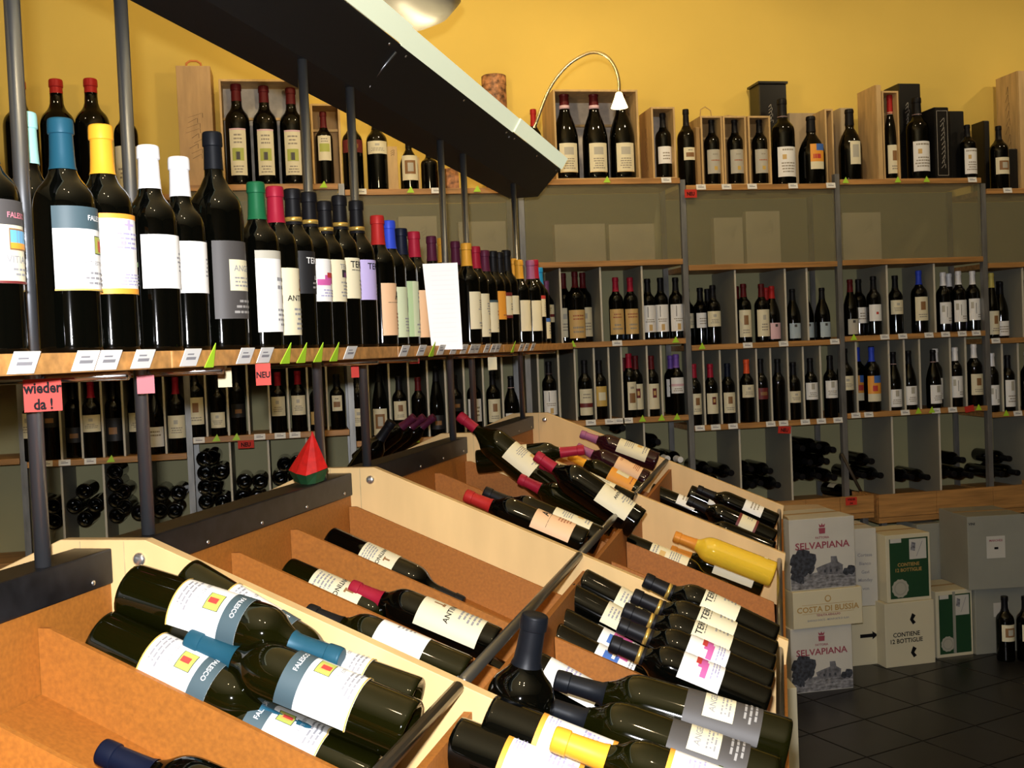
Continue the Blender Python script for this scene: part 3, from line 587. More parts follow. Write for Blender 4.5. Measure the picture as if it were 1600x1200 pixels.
def scribble(par, x, z, w_, h_, y, m, n=9, seed=1):
    rn = random.Random(seed); vs_, fs = [], []
    for i in range(n):
        cz = z + h_ * (i + .5) / n - h_ / 2; a = x - w_ * rn.uniform(.1, .5); b = x + w_ * rn.uniform(.1, .5); k = len(vs_); dz = h_ / n * .45
        vs_ += [(a, y, cz - dz), (a + .003, y, cz - dz), (b, y, cz + dz), (b - .003, y, cz + dz)]; fs.append((k, k + 1, k + 2, k + 3))
        k = len(vs_); vs_ += [(b, y, cz - dz), (b + .002, y, cz - dz), (b + .002, y, cz + dz), (b, y, cz + dz)]; fs.append((k, k + 1, k + 2, k + 3))
    return obj('brand_script', mesh('brand_script', vs_, fs, m), par)
brownink = mat('burnt_ink', (.07, .035, .015), .7)
# leftmost: big wax-sealed bottles
for i, (u, vt, R, nm) in enumerate([(33, 128, .078, 'leftmost of the tall red-waxed bottles on the top board, behind the first post'), (91, 126, .078, 'tall black bottle with red wax top, middle of three on top board'), (145, 125, .078, 'tall black bottle with red wax top, left of the second rack post')]):
    top_bottle(1, u, vt, 'red', None, nm, R, 'bordeaux', None, .14, None, 0, .034)
top_bottle(1, 198, 153, 'red', 'plain_cream', 'red-capped large bottle with pale label half hidden by the second rack post', .055, 'bordeaux', (.08, .5), .10, None, 0, .03)
r, wd, H = top_box(278, 102, 332, .05, .20, 2, pinew, 'tall closed pine wine case with rope handle and black script, top left', mside=mat('pine_lid', (.50, .31, .13), .6, noise=((30, 30, 5), .2, 4)))
scribble(r, -.005, H * .42, .085, H * .38, -.001, brownink, 9, 3)
tube('rope_handle', [(-.035, .05, H), (-.033, .05, H + .022), (-.015, .05, H + .034), (.015, .05, H + .034), (.033, .05, H + .022), (.035, .05, H)], .005, mat('rope_orange', (.65, .22, .06), .8), r, 8)
r, wd, H = top_box(345, 124, 482, .05, .16, 2, pinew, 'open pine case holding three large bottles with landscape labels', 'open', mside=mat('paper_wrap', (.55, .50, .42), .8, noise=((14, 3, 14), .25, 3)), slat=.66)
for i, u in enumerate((372, 415, 457)):
    top_bottle(2, u, 133 + i * 3, 'darkred', 'magnum_field', 'large bottle with dark red capsule and landscape label, %s of three in pine case' % ('left', 'middle', 'right')[i], .0585, 'bordeaux', (.09, .55), .115, None, .0105, .05)
r, wd, H = top_box(488, 162, 534, .06, .14, 2, pinew, 'narrow open pine case with one bottle beside the third rack post', 'open', mside=pined, slat=.70)
top_bottle(2, 508, 176, 'darkred', 'far_castle', 'bottle with round-arched cream label standing inside the narrow pine case', .042, 'bordeaux', (.32, .66), .108, None, .0105)
top_bottle(3, 552, 176, 'black', 'far_darkred', 'large dark bottle with dark red label behind the fourth rack post', .05, 'bordeaux', (.48, .64), .09)
top_bottle(3, 590, 176, 'black', 'plain_cream', 'large dark bottle with wide cream label under the canopy edge', .052, 'bordeaux', (.46, .62), .09)
r, wd, H = top_box(607, 228, 624, .07, .12, 3, pinew, 'slim closed pine box standing between two dark bottles under the canopy'); scribble(r, 0, H * .85, .02, .03, -.001, brownink, 3, 5)
top_bottle(3, 641, 212, 'black', 'far_picture', 'squat black bottle with gold picture label under the canopy', .046, 'flask', (.18, .62), .09)
top_box(655, 245, 659, .07, .12, 3, pinew, 'thin pale board standing beside the squat black bottle')
top_bottle(3, 673, 232, 'black', None, 'plain black bottle without label under the canopy, left of patterned box', .042, 'bordeaux', None, .09)
pat = mat('floral_paper', (.45, .20, .08), .6, noise=((38, 38, 38), .85, 3))
r, wd, H = top_box(700, 262, 720, .07, .12, 3, pat, 'small floral patterned gift box under the canopy', name='gift_box', cat='gift box')
t, z = at_w(773, 160, .17); zt = at_w(773, 119, .17)[1]; zsh = ZS[3][0]
can = empty('gift_tube', wp(t, .17, zsh)); tag(can, 'round floral patterned gift tube rising behind the canopy strip', 'gift tube')
v, f_ = lathe([(0, 0), (.06, 0), (.062, .003), (.062, zt - zsh - .05)], 28); obj('tube_body', mesh('tube_body', v, f_, pat, True), can)
v, f_ = lathe([(.0635, zt - zsh - .05), (.0635, zt - zsh - .003), (.06, zt - zsh), (0, zt - zsh)], 28); obj('tube_lid', mesh('tube_lid', v, f_, pat, True), can)
top_bottle(4, 836, 172, 'red', None, 'red-capped bottle behind the gooseneck lamp stem', .04, 'bordeaux', None, .24)
wrap = mat('tissue_paper', (.60, .52, .42), .8, noise=((16, 16, 16), .3, 4))
r, wd, H = top_box(867, 140, 999, .03, .26, 4, pinew, 'wide open pine case with three burgundy magnums and tissue backing', 'open', mside=wrap, slat=.68)
for i, u in enumerate((884, 930, 972)):
    top_bottle(4, u, 145, 'darkred', 'magnum_crest', 'sloping-shouldered magnum with cream crest label, %s of three in wide case' % ('left', 'middle', 'right')[i], .0655, 'burgundy', (.07, .40), .105, 'pink', .0105, .052)
r, wd, H = top_box(1020, 167, 1057, .03, .20, 4, pinew, 'narrow open pine case with a single bottle at the end of the wide case', 'open', mside=wrap); 
scr = scribble(r, .09, H * .45, .05, H * .6, 0, brownink, 9, 8); scr.rotation_euler = (0, 0, R_(-90)); scr.location = (-wd - .001, .19, 0)
top_bottle(4, 1038, 178, 'black', 'plain_white', 'bottle with white label inside the narrow open case right of three magnums', .0425, 'bordeaux', (.22, .48), .10, 'pink', .0105)
top_bottle(5, 1074, 172, 'black', 'far_box_emblem', 'tall plain black bottle with small emblem label above the NEU sign', .05, 'bordeaux', (.34, .50), .10)
for i, (u0, u1) in enumerate(((1097, 1131), (1132, 1168), (1171, 1206))):
    r, wd, H = top_box(u0, 181, u1, .03, .17, 5, pinew, 'open pine case with a gold-seal bottle, %s of three in a row' % ('left', 'middle', 'right')[i], 'open', mside=pined, slat=.72)
    if i < 2: tube('rope_handle', [(-.03, .08, H), (-.026, .08, H + (.05 if i == 0 else .015)), (0, .08, H + (.065 if i == 0 else .02)), (.03, .08, H + (.045 if i == 0 else .015)), (.035, .08, H)], .0028, mat('rope', (.5, .33, .13), .8), r, 8)
    top_bottle(5, (u0 + u1) / 2, 186, 'black', 'magnum_gold', 'bottle with grey gold-sealed label standing in the %s of three pine cases' % ('left', 'middle', 'right')[i], .0425, 'bordeaux', (.16, .52), .085, 'pink', .0105)
prism_lid = top_box(1090, 198, 1096, .03, .17, 5, pined, 'case lid leaning at the left of the three pine cases', name='case_lid', cat='lid')
gbox = mat('black_card', (.010, .009, .008), .35)
silv = mat('silver_print', (.45, .42, .36), .5)
r, wd, H = top_box(1189, 131, 1231, .20, .13, 5, gbox, 'tall black gift carton with silver script and dented top behind the magnum', name='gift_carton', cat='carton')
scribble(r, -.02, H * .72, .03, .10, -.001, silv, 6, 2); box('carton_flap', -wd - .01, wd + .006, -.01, .14, H, H + .012, gbox, r)
top_bottle(5, 1224, 156, 'black', 'magnum_doc', 'magnum with large white document label before the tall black carton', .062, 'bordeaux', (.10, .44), .105, 'pink')
r, wd, H = top_box(1236, 176, 1282, .28, .03, 5, mat('pine_board', (.45, .34, .20), .7, noise=((20, 20, 4), .2, 4)), 'upright pale wooden case lid behind the flask bottle', name='case_lid', cat='lid')
top_bottle(5, 1269, 183, 'black', 'far_sunset', 'wide-shouldered flask bottle with orange and blue picture label', .070, 'flask', (.22, .58), .095)
r, wd, H = top_box(1291, 170, 1304, .14, .15, 5, pinew, 'open wooden case standing at the end of the sixth bay', 'open', mside=mat('pine_pale', (.50, .40, .26), .7))
r, wd, H = top_box(1316, 168, 1336, .16, .15, 6, mat('pine_grey', (.46, .36, .22), .7, noise=((20, 20, 4), .2, 4)), 'grey pine case behind the left bottle of the seventh bay')
top_bottle(6, 1329, 172, 'black', 'narrow_emblem', 'wide-shouldered flask bottle with narrow cream label, left end of seventh bay', .062, 'flask', (.22, .54), .085)
r, wd, H = top_box(1371, 132, 1379, .03, .20, 6, pinew, 'tall pine case lid with burnt crest standing left of open case', name='case_lid', cat='lid')
r, wd, H = top_box(1380, 142, 1406, .04, .18, 6, pinew, 'open pine case with a neck-tagged bottle left of black carton', 'open', mside=pined, slat=.78)
top_bottle(6, 1392, 150, 'red', 'far_emblem', 'bottle with flame label standing in the open pine case', .038, 'burgundy', (.06, .40), .09, 'cream', .0105)
r, wd, H = top_box(1407, 130, 1440, .16, .16, 6, gbox, 'tall black carton with silver script, right of the pine case', name='gift_carton', cat='carton'); scribble(r, -.02, H * .7, .03, .12, -.001, silv, 6, 4)
top_bottle(6, 1434, 154, 'black', 'magnum_doc', 'magnum with white document label before the second black carton', .060, 'bordeaux', (.10, .46), .085, 'pink')
r, wd, H = top_box(1463, 167, 1484, .03, .26, 6, gbox, 'glossy black gift carton with gilt frame and script', name='gift_carton', cat='carton')
for (x0, x1, z0, z1) in ((-wd + .008, -wd + .010, .02, H - .02), (wd - .010, wd - .008, .02, H - .02), (-wd + .008, wd - .008, .02, .022), (-wd + .008, wd - .008, H - .022, H - .02)): flat_mark(r, [(x0, z0), (x1, z0), (x1, z1), (x0, z1)], -.0006, silv, 'gilt_line')
scribble(r, 0, H * .5, .03, H * .7, -.0008, silv, 11, 6)
top_box(1486, 173, 1508, .14, .18, 6, gbox, 'lower black carton between gilt carton and last bottle', name='gift_carton', cat='carton')
top_bottle(6, 1513, 196, 'black', 'magnum_doc', 'bottle with white document label at the right end of the seventh bay', .046, 'bordeaux', (.10, .56), .09)
top_bottle(7, 1562, 198, 'black', 'far_picture', 'black bottle with picture label at the left end of the last bay', .050, 'bordeaux', (.24, .50), .08)
top_box(1540, 188, 1548, .20, .12, 7, gbox, 'black carton at the back of the last bay', name='gift_carton', cat='carton')
r, wd, H = top_box(1593, 110, 1625, .10, .2, 7, pinew, 'tall pine case with burnt lettering at the right edge'); scr = scribble(r, .1, H * .6, .05, H * .6, 0, brownink, 9, 9); scr.rotation_euler = (0, 0, R_(-90)); scr.location = (-wd - .001, .2, 0)
top_box(1570, 232, 1592, .12, .14, 7, gbox, 'low black carton beside the tall pine case at right', name='gift_carton', cat='carton')
# pale flat cases lying at the back of the empty upper boards
for i, (b, u0, v0, u1, off) in enumerate([(3, 622, 338, 682, .04), (3, 716, 346, 790, .05), (4, 866, 350, 945, .03), (4, 951, 350, 1022, .03), (5, 1115, 340, 1160, .06), (5, 1165, 330, 1218, .06), (6, 1316, 332, 1376, .06)]):
    z2 = ZS[b][1]; t0, _ = at_w(u0, v0, off); t1, _ = at_w(u1, v0, off); zt = at_w((u0 + u1) / 2, v0, off)[1]
    t0 = max(t0, TU[b] + .02); t1 = min(t1, TU[b + 1] - .02)
    r = empty('flat_carton', wp((t0 + t1) / 2, off, z2), WR); wd = (t1 - t0) / 2; H = zt - z2
    tag(r, 'pale flat carton at the back of the empty second board, {n} from left', 'carton', 'pale cartons on the second boards', 'palecartons', t0)
    pm = mat('pale_card', (.62, .56, .38), .7, noise=((8, 8, 8), .1, 3))
    box('carton_body', -wd, wd, 0, .05, 0, H, pm, r, .002); scribble(r, wd * .3, H * .7, wd * .5, H * .25, -.001, INK['i'], 4, i)
# hazy plastic sheets closing the second boards
hz = bpy.data.materials.new('hazy_plastic'); hz.use_nodes = True; nt = hz.node_tree; pb = nt.nodes['Principled BSDF']
pb.inputs['Base Color'].default_value = (.34, .31, .17, 1); pb.inputs['Roughness'].default_value = .35
tb_ = nt.nodes.new('ShaderNodeBsdfTransparent'); mx = nt.nodes.new('ShaderNodeMixShader'); mx.inputs[0].default_value = .30
nt.links.new(tb_.outputs[0], mx.inputs[1]); nt.links.new(pb.outputs[0], mx.inputs[2]); nt.links.new(mx.outputs[0], nt.nodes['Material Output'].inputs['Surface'])
for b in range(2, 8):
    tm = (TU[b] + TU[b + 1]) / 2
    box('plastic_sheet', TU[b] - tm + .018, TU[b + 1] - tm - .018, .004, .006, ZS[b][1] + EYE + .001, ZS[b][0] + EYE - .03, hz, bays[b])
# ================================================================== bottles standing on the rack's eye-level shelf
# (u of the body, v of the top, capsule, style, label top v, label bottom v, options)
GS = [(-14, 168, 'teal', 'vitiano', 305, 446, {}), (54, 177, 'cyan', 'blank_white', 377, 446, {'p': -1.085, 'R': .034, 'caplen': .062}),
      (108, 187, 'teal', 'falesco', 327, 457, {'R': .0395, 'caplen': .064}), (170, 197, 'orange', 'orange_edge', 338, 462, {'R': .0385, 'caplen': .064}), (242, 229, 'white', 'blank_white', 370, 453, {'caplen': .062}), (289, 247, 'white', 'blank_white', 380, 460, {'R': .036, 'caplen': .06}),
      (343, 208, 'slate', 'angeli', 380, 500, {'R': .0455, 'p': -.915, 'caplen': .05}),
      (407, 286, 'green', 'dot_white', 394, 520, {}), (435, 293, 'crimson', 'antinori', 421, 525, {}), (459, 297, 'black', 'terre_black', 395, 461, {'ring': 1}), (485, 302, 'black', 'terre_magenta', 407, 473, {'ring': 1}), (511, 316, 'black', 'terre_plum', 408, 473, {'ring': 1}), (536, 307, 'black', 'terre_cream', 405, 468, {'ring': 1}), (562, 315, 'black', 'terre_lavender', 408, 470, {'ring': 1}),
      (594, 338, 'red', 'aja', 444, 525, {}), (611, 346, 'blue', 'gable_green', 450, 528, {}), (630, 358, 'navy', 'split_green', 441, 527, {}), (650, 363, 'crimson', 'peach_small', 455, 528, {}),
      (677, 370, 'purple', 'cream_thin', 455, 528, {'p': -1.05}), (694, 373, 'gold', 'cream_thin', 455, 520, {'p': -1.05}), (714, 378, 'purple', 'cream_thin', 455, 520, {'p': -1.05}),
      (731, 381, 'gold', 'cream_vignette', 457, 515, {}), (745, 386, 'crimson', 'cream_vignette', 460, 527, {}), (759, 392, 'purple', 'cream_bluecap', 470, 520, {}), (772, 393, 'black', 'orange_block', 456, 500, {}), (782, 395, 'black', 'cream_redends', 458, 498, {}), (793, 392, 'black', 'cream_thin', 463, 492, {}), (803, 405, 'gold', 'cream_thin', 470, 518, {'p': -1.0}), (812, 407, 'gold', 'cream_thin', 470, 518, {'p': -.93}), (822, 408, 'mauve', 'cream_thin', 471, 518, {}), (831, 407, 'crimson', 'cream_redtop', 463, 496, {}), (842, 419, 'skyblue', 'cream_bluetop', 498, 532, {})]
STN = {'vitiano': 'cream landscape label', 'blank_white': 'plain white label', 'falesco': 'white FALESCO label', 'orange_edge': 'orange-edged label', 'angeli': 'grey and cream label', 'dot_white': 'white label with dark red dot', 'antinori': 'cream ANTINORI label', 'terre_black': 'black label', 'terre_magenta': 'white and magenta label', 'terre_plum': 'cream and plum label', 'terre_cream': 'cream TERRE label', 'terre_lavender': 'lavender TERRE label', 'aja': 'peach label', 'gable_green': 'pale green label', 'split_green': 'two-tone green label', 'peach_small': 'small peach label', 'cream_thin': 'narrow cream label', 'cream_vignette': 'cream vignette label', 'cream_bluecap': 'cream label with teal rim', 'orange_block': 'orange label', 'cream_redends': 'cream label with red ends', 'cream_redtop': 'cream label with red top', 'cream_bluetop': 'cream label with blue top'}
SH = .0205; last = {}
TAKEN = []
for (u, vt, cap, st, l0, l1, op) in GS:
    op = dict(op); p = op.pop('p', -.903); R = op.pop('R', .0375)
    s, _ = at_p(u, 450, p)
    for (s2, p2, r2) in TAKEN:
        dd = R + r2 + .0012
        if (s - s2) ** 2 + (p - p2) ** 2 < dd * dd: s = s2 + math.sqrt(max(0, dd * dd - (p - p2) ** 2))
    TAKEN.append((s, p, R))
    H = at_s(u, vt, s)[1] - SH; z0 = at_s(u, l1, s)[1] - SH; z1 = at_s(u, l0, s)[1] - SH
    H = max(.285, min(.37, H)); z1 = min(z1, H * .62)
    M = up_mat(gp(p, s, SH), -ANG + R_(random.uniform(-6, 6)))
    o = bottle(M, H, R, 'bordeaux', glassd, cap, op.get('caplen', .066), st, (max(.02, z0), z1), op.get('ring'))
    cn = {'slate': 'dark grey', 'skyblue': 'sky blue', 'cyan': 'pale cyan'}.get(cap, cap)
    tag(o, '%s-capped bottle with %s, {n} from left on the rack shelf' % (cn, STN[st]), 'wine bottle', 'bottles on the eye-level rack shelf', 'gshelf', pix(gp(p, s, 0))[0])
# white printed card standing among them
p_c = -.828; s_c = at_p(692, 480, p_c)[0]
card = empty('printed_card', gp(p_c, s_c, at_s(692, 547, s_c)[1]), math.atan2(-(gp(p_c, s_c, 0).x), gp(p_c, s_c, 0).y))
tag(card, 'tall blank-looking white information card clipped before the bottles at the rack shelf', 'card')
prism('card_sheet', [(-.047, .221), (.042, .221), (.046, 0), (-.033, .002)], 'y', -.002, .002, mat('card_white', (.93, .93, .93), .5), card)
vv, ff = [], []
for k in range(16):
    z = .200 - k * .012; c = len(vv); vv += [(-.028, -.0026, z), (.034, -.0026, z), (.034, -.0026, z + .003), (-.028, -.0026, z + .003)]; ff.append((c, c + 1, c + 2, c + 3))
obj('fine_print', mesh('fine_print', vv, ff, mat('ink_ghost', (.86, .87, .90), .6)), card)
# ================================================================== bottles lying in the bins
def lying(s, base, tip, cap, style, label, R=.0375, shape='bordeaux', glass=None, roll=0., lz=None, H=None, ring=None, dz=0., sb=None, caplen=.066):
    p1, z1 = at_s(*base, s); s2 = sb if sb is not None else s; p2, z2 = at_s(*tip, s2)
    a, b = gp(p1, s, z1 + dz), gp(p2, s2, z2 + dz)
    H = H or min(.39, max(.28, (b - a).length))
    if tip[1] < base[1]: a = b + (a - b).normalized() * H
    o = bottle(axis_mat(a, b, roll), H, R, shape, glass or glassd, cap, caplen, style, lz, ring)
    return tag(o, label, 'wine bottle', 'bottles lying in the display bins')
# near upper bin, FALESCO bottles: necks alternate
lying(1.412, (288, 906), (520, 1045), 'teal', 'falesco', 'FALESCO bottle lying base up against the near maple panel, behind two others', .0345, glass=glasso, roll=25, lz=(.075, .18), H=.315)
lying(1.372, (204, 925), (520, 1026), 'teal', 'falesco', 'topmost base-up FALESCO bottle in the nearest bin', .0420, glass=glasso, roll=22, lz=(.085, .19), H=.33)
lying(1.318, (158, 998), (480, 1146), 'teal', 'falesco', 'base-up FALESCO bottle beside the hardboard divider of the nearest bin', .0420, glass=glasso, roll=20, lz=(.085, .19), H=.33)
lying(1.330, (632, 1139), (296, 1000), 'teal', 'falesco', 'neck-up FALESCO bottle lying on top in the nearest bin', .0420, glass=glasso, roll=-28, lz=(.075, .18), H=.335)
lying(1.402, (645, 1098), (335, 985), 'teal', 'falesco', 'neck-up FALESCO bottle half hidden along the near maple panel', .0365, glass=glasso, roll=-28, lz=(.075, .18), H=.315)
lying(1.318, (590, 1226), (246, 1072), 'teal', 'falesco', 'lowest neck-up FALESCO bottle beside the hardboard divider', .0385, glass=glasso, roll=-24, lz=(.075, .185), H=.33)
lying(1.16, (480, 1318), (160, 1174), 'navy', 'angeli', 'navy-capped bottle at the bottom left edge of the picture', .040, roll=-20, H=.33)
lying(1.22, (75, 1185), (400, 1340), 'black', None, 'dark bottle lying under the hardboard divider at the bottom left', .038)
# near lower bin
lying(1.36, (705, 1165), (1010, 1285), 'orange', 'orange_edge', 'base-up bottle with orange-edged label in the near lower bin', .0400, roll=20, lz=(.07, .175), H=.315)
lying(1.40, (760, 1128), (1050, 1245), 'orange', 'orange_edge', 'second base-up bottle with orange-edged label against the maple panel', .0385, roll=25, lz=(.07, .175), H=.315)
lying(1.325, (1150, 1262), (866, 1154), 'orange', 'orange_edge', 'orange-capped bottle lying neck up in the near lower bin', .0385, glass=glasso, roll=-25, lz=(.07, .175), H=.315)
# second bay, upper bins
lying(2.2, (512, 848), (722, 943), 'black', 'antinori', 'base-up dark bottle with cream label alone in the far hardboard bin', .0375, roll=30, lz=(.085, .165), caplen=.05)
lying(1.935, (446, 896), (660, 990), 'black', 'antinori', 'base-up bottle half hidden under the crimson-capped bottle', .0375, glass=glasso, roll=25, lz=(.06, .165), dz=-.004)
lying(1.93, (772, 1012), (549, 918), 'crimson', 'antinori', 'crimson-capped ANTINORI bottle lying neck up in the second bay', .0395, roll=-20, lz=(.03, .155), H=.30)
lying(1.99, (795, 1035), (580, 935), 'black', 'antinori', 'dark bottle with cream label edge below the ANTINORI bottle', .0375, roll=-35, lz=(.05, .15), dz=-.045)
lying(1.62, (716, 1048), (480, 948), 'black', 'blank_white', 'neck-up olive bottle with plain white label behind the near maple panel', .0375, glass=glasso, roll=-15, lz=(.072, .155), dz=-.01)
# second bay, lower bins
lying(1.53, (776, 1305), (836, 962), 'slate', None, 'dark bottle leaning nearly upright with grey-blue capsule behind the near panel', .0505, H=.335)
lying(1.80, (830, 1050), (1010, 1150), 'green', 'white_edge', 'base-up bottle with white label and green capsule in the second bay', .0385, roll=18, lz=(.02, .12), H=.30)
lying(1.66, (1195, 1160), (870, 1062), 'slate', 'angeli', 'upper magnum with grey and cream label in the second bay lower bin', .0455, glass=glasso, roll=-20, lz=(.045, .16), H=.36)
lying(1.58, (1185, 1222), (838, 1098), 'slate', 'angeli', 'lower magnum with grey and cream label beside the near panel', .0455, glass=glasso, roll=-20, lz=(.045, .16), H=.36)
for i, (s, bx, by, tx, ty, st, nm) in enumerate([(2.275, 1208, 1003, 1008, 906, 'terre_cream', 'topmost neck-up bottle with cream TERRE label by the second maple panel'), (2.20, 1206, 1030, 990, 931, 'terre_cream', 'second neck-up bottle with cream TERRE label in the stack'), (2.12, 1203, 1052, 975, 953, 'terre_cream', 'third neck-up bottle with cream TERRE label in the stack'), (2.045, 1200, 1078, 968, 976, 'terre_magenta', 'upper neck-up bottle with white and magenta label'), (1.965, 1196, 1106, 955, 1005, 'terre_magenta', 'lower neck-up bottle with white and magenta label')]):
    lying(s, (bx, by), (tx, ty), 'black', st, nm, .0375, roll=-18, lz=(.088, .165), ring=1)
for i, (s, bx, by, st, nm) in enumerate([(2.33, 905, 905, 'terre_cream', 'base-up bottle with cream label next to the second maple panel'), (2.25, 884, 928, 'terre_cream', 'base-up bottle with cream label below the bottle by the second panel'), (2.13, 872, 968, 'bluemagenta', 'upper base-up bottle with blue and magenta label'), (2.05, 862, 992, 'bluemagenta', 'lower base-up bottle with blue and magenta label')]):
    lying(s, (bx, by), (bx + 215, by + 112), 'black', st, nm, .0375, roll=18, lz=(.085, .165), ring=1, dz=-.01)
# third bay, upper bins
lying(2.56, (912, 851), (728, 774), 'red', 'aja', 'red-capped bottle with peach AJA label behind the second maple panel', .0385, roll=-20, lz=(.035, .135), H=.315)
lying(2.70, (935, 838), (757, 762), 'black', 'cream_vignette', 'bottle with white vignette label behind the peach-labelled bottle', .0375, roll=-15, lz=(.03, .13), dz=-.012)
lying(3.16, (893, 790), (718, 650), 'crimson', 'cream_vignette', 'long red-capped magnum propped steeply on the pile of the third bay', .047, glass=glasso, roll=-25, lz=(.10, .20), H=.385, caplen=.05)
lying(3.24, (745, 722), (912, 703), 'crimson', 'cream_vignette', 'bottle lying crosswise with red capsule pointing right', .0375, glass=glasso, roll=-20, lz=(.06, .16), sb=3.30)
lying(2.98, (968, 800), (838, 712), 'crimson', 'antinori', 'large red-capped bottle with big cream label at the rail of the third bay', .046, roll=-20, lz=(.035, .135), H=.34, caplen=.055)
lying(3.02, (960, 820), (812, 748), 'crimson', None, 'red-capped bottle beneath the large cream-labelled bottle', .0375, glass=glasso, roll=-20)
lying(3.10, (985, 790), (846, 724), 'crimson', 'cream_thin', 'red-capped bottle mostly hidden behind the large cream-labelled bottle', .0375, roll=-20)
# third bay, lower bins
lying(3.20, (1196, 893), (1054, 838), 'amber', 'cream_thin', 'clear bottle of golden white wine lying on top in the third bay', .038, glass=glassy, roll=60, lz=(.03, .04), H=.30)
lying(3.24, (1192, 915), (1048, 860), 'amber', 'cream_vignette', 'olive bottle with long cream label below the golden bottle', .0375, glass=glasso, roll=-35, lz=(.03, .15))
lying(3.05, (972, 862), (1100, 916), 'black', 'cream_vignette', 'base-up dark bottle with cream label in the third bay lower bin', .0375, roll=30, lz=(.08, .19), H=.31, dz=.022)
lying(3.05, (1192, 958), (1066, 902), 'black', 'cream_vignette', 'neck-up dark bottle with narrow cream label by the front rail', .0365, roll=-35, lz=(.04, .14))
# fourth bay
lying(4.18, (1026, 722), (908, 678), 'mauve', 'cream_vignette', 'dark rose wine bottle with mauve capsule against the last maple panel', .0385, glass=glassr, roll=-35, lz=(.04, .16))
lying(4.02, (1010, 752), (902, 698), 'mauve', 'peach_small', 'dark rose wine bottle with peach label, second from the last panel', .0385, glass=glassr, roll=-25, lz=(.03, .13))
lying(3.92, (1000, 770), (890, 712), 'orange', 'orange_block', 'bottle with orange label edge at the rail of the fourth bay', .0375, glass=glasso, roll=-40, lz=(.03, .13))
lying(3.93, (1015, 770), (1140, 822), 'red', 'plain_white', 'base-up bottle with white label in the fourth bay lower bin', .0375, roll=15, lz=(.10, .17))
lying(4.15, (1075, 772), (1205, 830), 'black', 'plain_white', 'base-up dark bottle against the last panel in the lower bin', .0385, roll=25, lz=(.08, .16))
lying(3.84, (1208, 845), (1075, 782), 'black', 'cream_redends', 'neck-up dark bottle with dark red label by the front rail', .0395, roll=-15, lz=(.07, .14))
lying(4.05, (1212, 818), (1090, 764), 'black', 'plain_white', 'neck-up dark bottle with white label by the last panel', .0375, roll=-25, lz=(.06, .13))
lying(3.76, (1205, 862), (1085, 812), 'black', None, 'lowest dark bottle at the front rail of the fourth bay', .0375)
# left slope of the rack
def left_bottle(s, p, z, cap, label, tilt=35, R=.0375):
    a = gp(p, s, z); b = a + (P * math.cos(R_(tilt)) + Vector((0, 0, math.sin(R_(tilt))))) * .3
    tag(bottle(axis_mat(a, b, 0), .3, R, 'bordeaux', glassd, cap), label, 'wine bottle', 'bottles on the far slope of the rack')
for i, u in enumerate((655, 670, 686)):
    p, z = at_s(u - 6, 652, 4.05 + .08 * i); left_bottle(4.05 + .08 * i, p - .25, z - .17, 'purple', 'dark bottle with wine-red capsule tip on the far slope, %s of three' % ('left', 'middle', 'right')[i])
p, z = at_s(610, 660, 3.2); left_bottle(3.2, p - .18, z - .235, 'black', 'black-capped bottle poking up over the beam on the far slope', 52)
# ================================================================== watermelon ornament on the beam
s_m = 2.19
wm = empty('watermelon_ornament', gp(-1.003, s_m, -.2715), -ANG + R_(12))
tag(wm, 'red and green watermelon slice ornament standing on the steel beam', 'ornament')
red = mat('melon_flesh', (.62, .012, .008), .5, noise=((60, 60, 60), .25, 3)); grn = mat('melon_rind', (.012, .055, .018), .45, noise=((30, 30, 30), .4, 3))
def pyramid(base, top, m, name):
    n = len(base); vs_ = list(base) + list(top); fs = [tuple(range(n))[::-1], tuple(range(n, 2 * n))] + [(i, (i + 1) % n, n + (i + 1) % n, n + i) for i in range(n)]
    return obj(name, mesh(name, vs_, fs, m), wm)
rim = [(-.047, .006, .030), (-.024, -.020, .024), (0, -.032, .020), (.022, -.018, .026), (.041, .006, .032), (0, .030, .030)]
foot = [(-.034, .004, .006), (-.016, -.014, .001), (0, -.021, 0), (.016, -.013, .001), (.031, .004, .005), (0, .02, .004)]
pyramid(foot, rim, grn, 'rind')
pyramid([(x * .985, y * .985, z + .0006) for x, y, z in rim], [(.010 + x * .06, y * .06, .104 + .002 * k) for k, (x, y, z) in enumerate(rim)], red, 'flesh')
# ================================================================== lamps
gl = empty('gooseneck_lamp', gp(-.86, 3.98, .80), -ANG); tag(gl, 'gooseneck lamp with bright bell shade arching from the canopy', 'lamp')
gpts = [(835, 200), (858, 140), (885, 104), (912, 86), (932, 82), (950, 90), (962, 108), (967, 128), (967, 146)]
def gl_local(u, v):
    p, z = at_s(u, v, 3.98); return (p + .86, 0, z - .80)
sm = [gl_local(*q) for q in gpts]
fine = []
for i in range(len(sm) - 1):
    p0, p1, p2, p3 = [Vector(sm[max(0, min(len(sm) - 1, i + k))]) for k in (-1, 0, 1, 2)]
    for k in range(5):
        t = k / 5; fine.append(.5 * ((2 * p1) + (p2 - p0) * t + (2 * p0 - 5 * p1 + 4 * p2 - p3) * t * t + (3 * p1 - p0 - 3 * p2 + p3) * t ** 3))
fine.append(Vector(sm[-1]))
tube('flexible_stem', fine, .0058, mat('brass_nickel', (.62, .50, .28), .25, .9), gl, 10)
lx, _, lz_ = sm[-1]
v, f_ = lathe([(.008, .004), (.012, 0), (.016, -.014), (.024, -.034), (.031, -.052), (.0295, -.052), (.0145, -.014), (.0, -.004)], 24)
obj('bell_shade', mesh('bell_shade', v, f_, mat('lamp_glass', (1, .72, .30), .4, emit=7), True), gl, (lx, 0, lz_))
v, f_ = lathe([(0, -.054), (.012, -.050), (.016, -.038), (.010, -.02), (0, -.018)], 16)
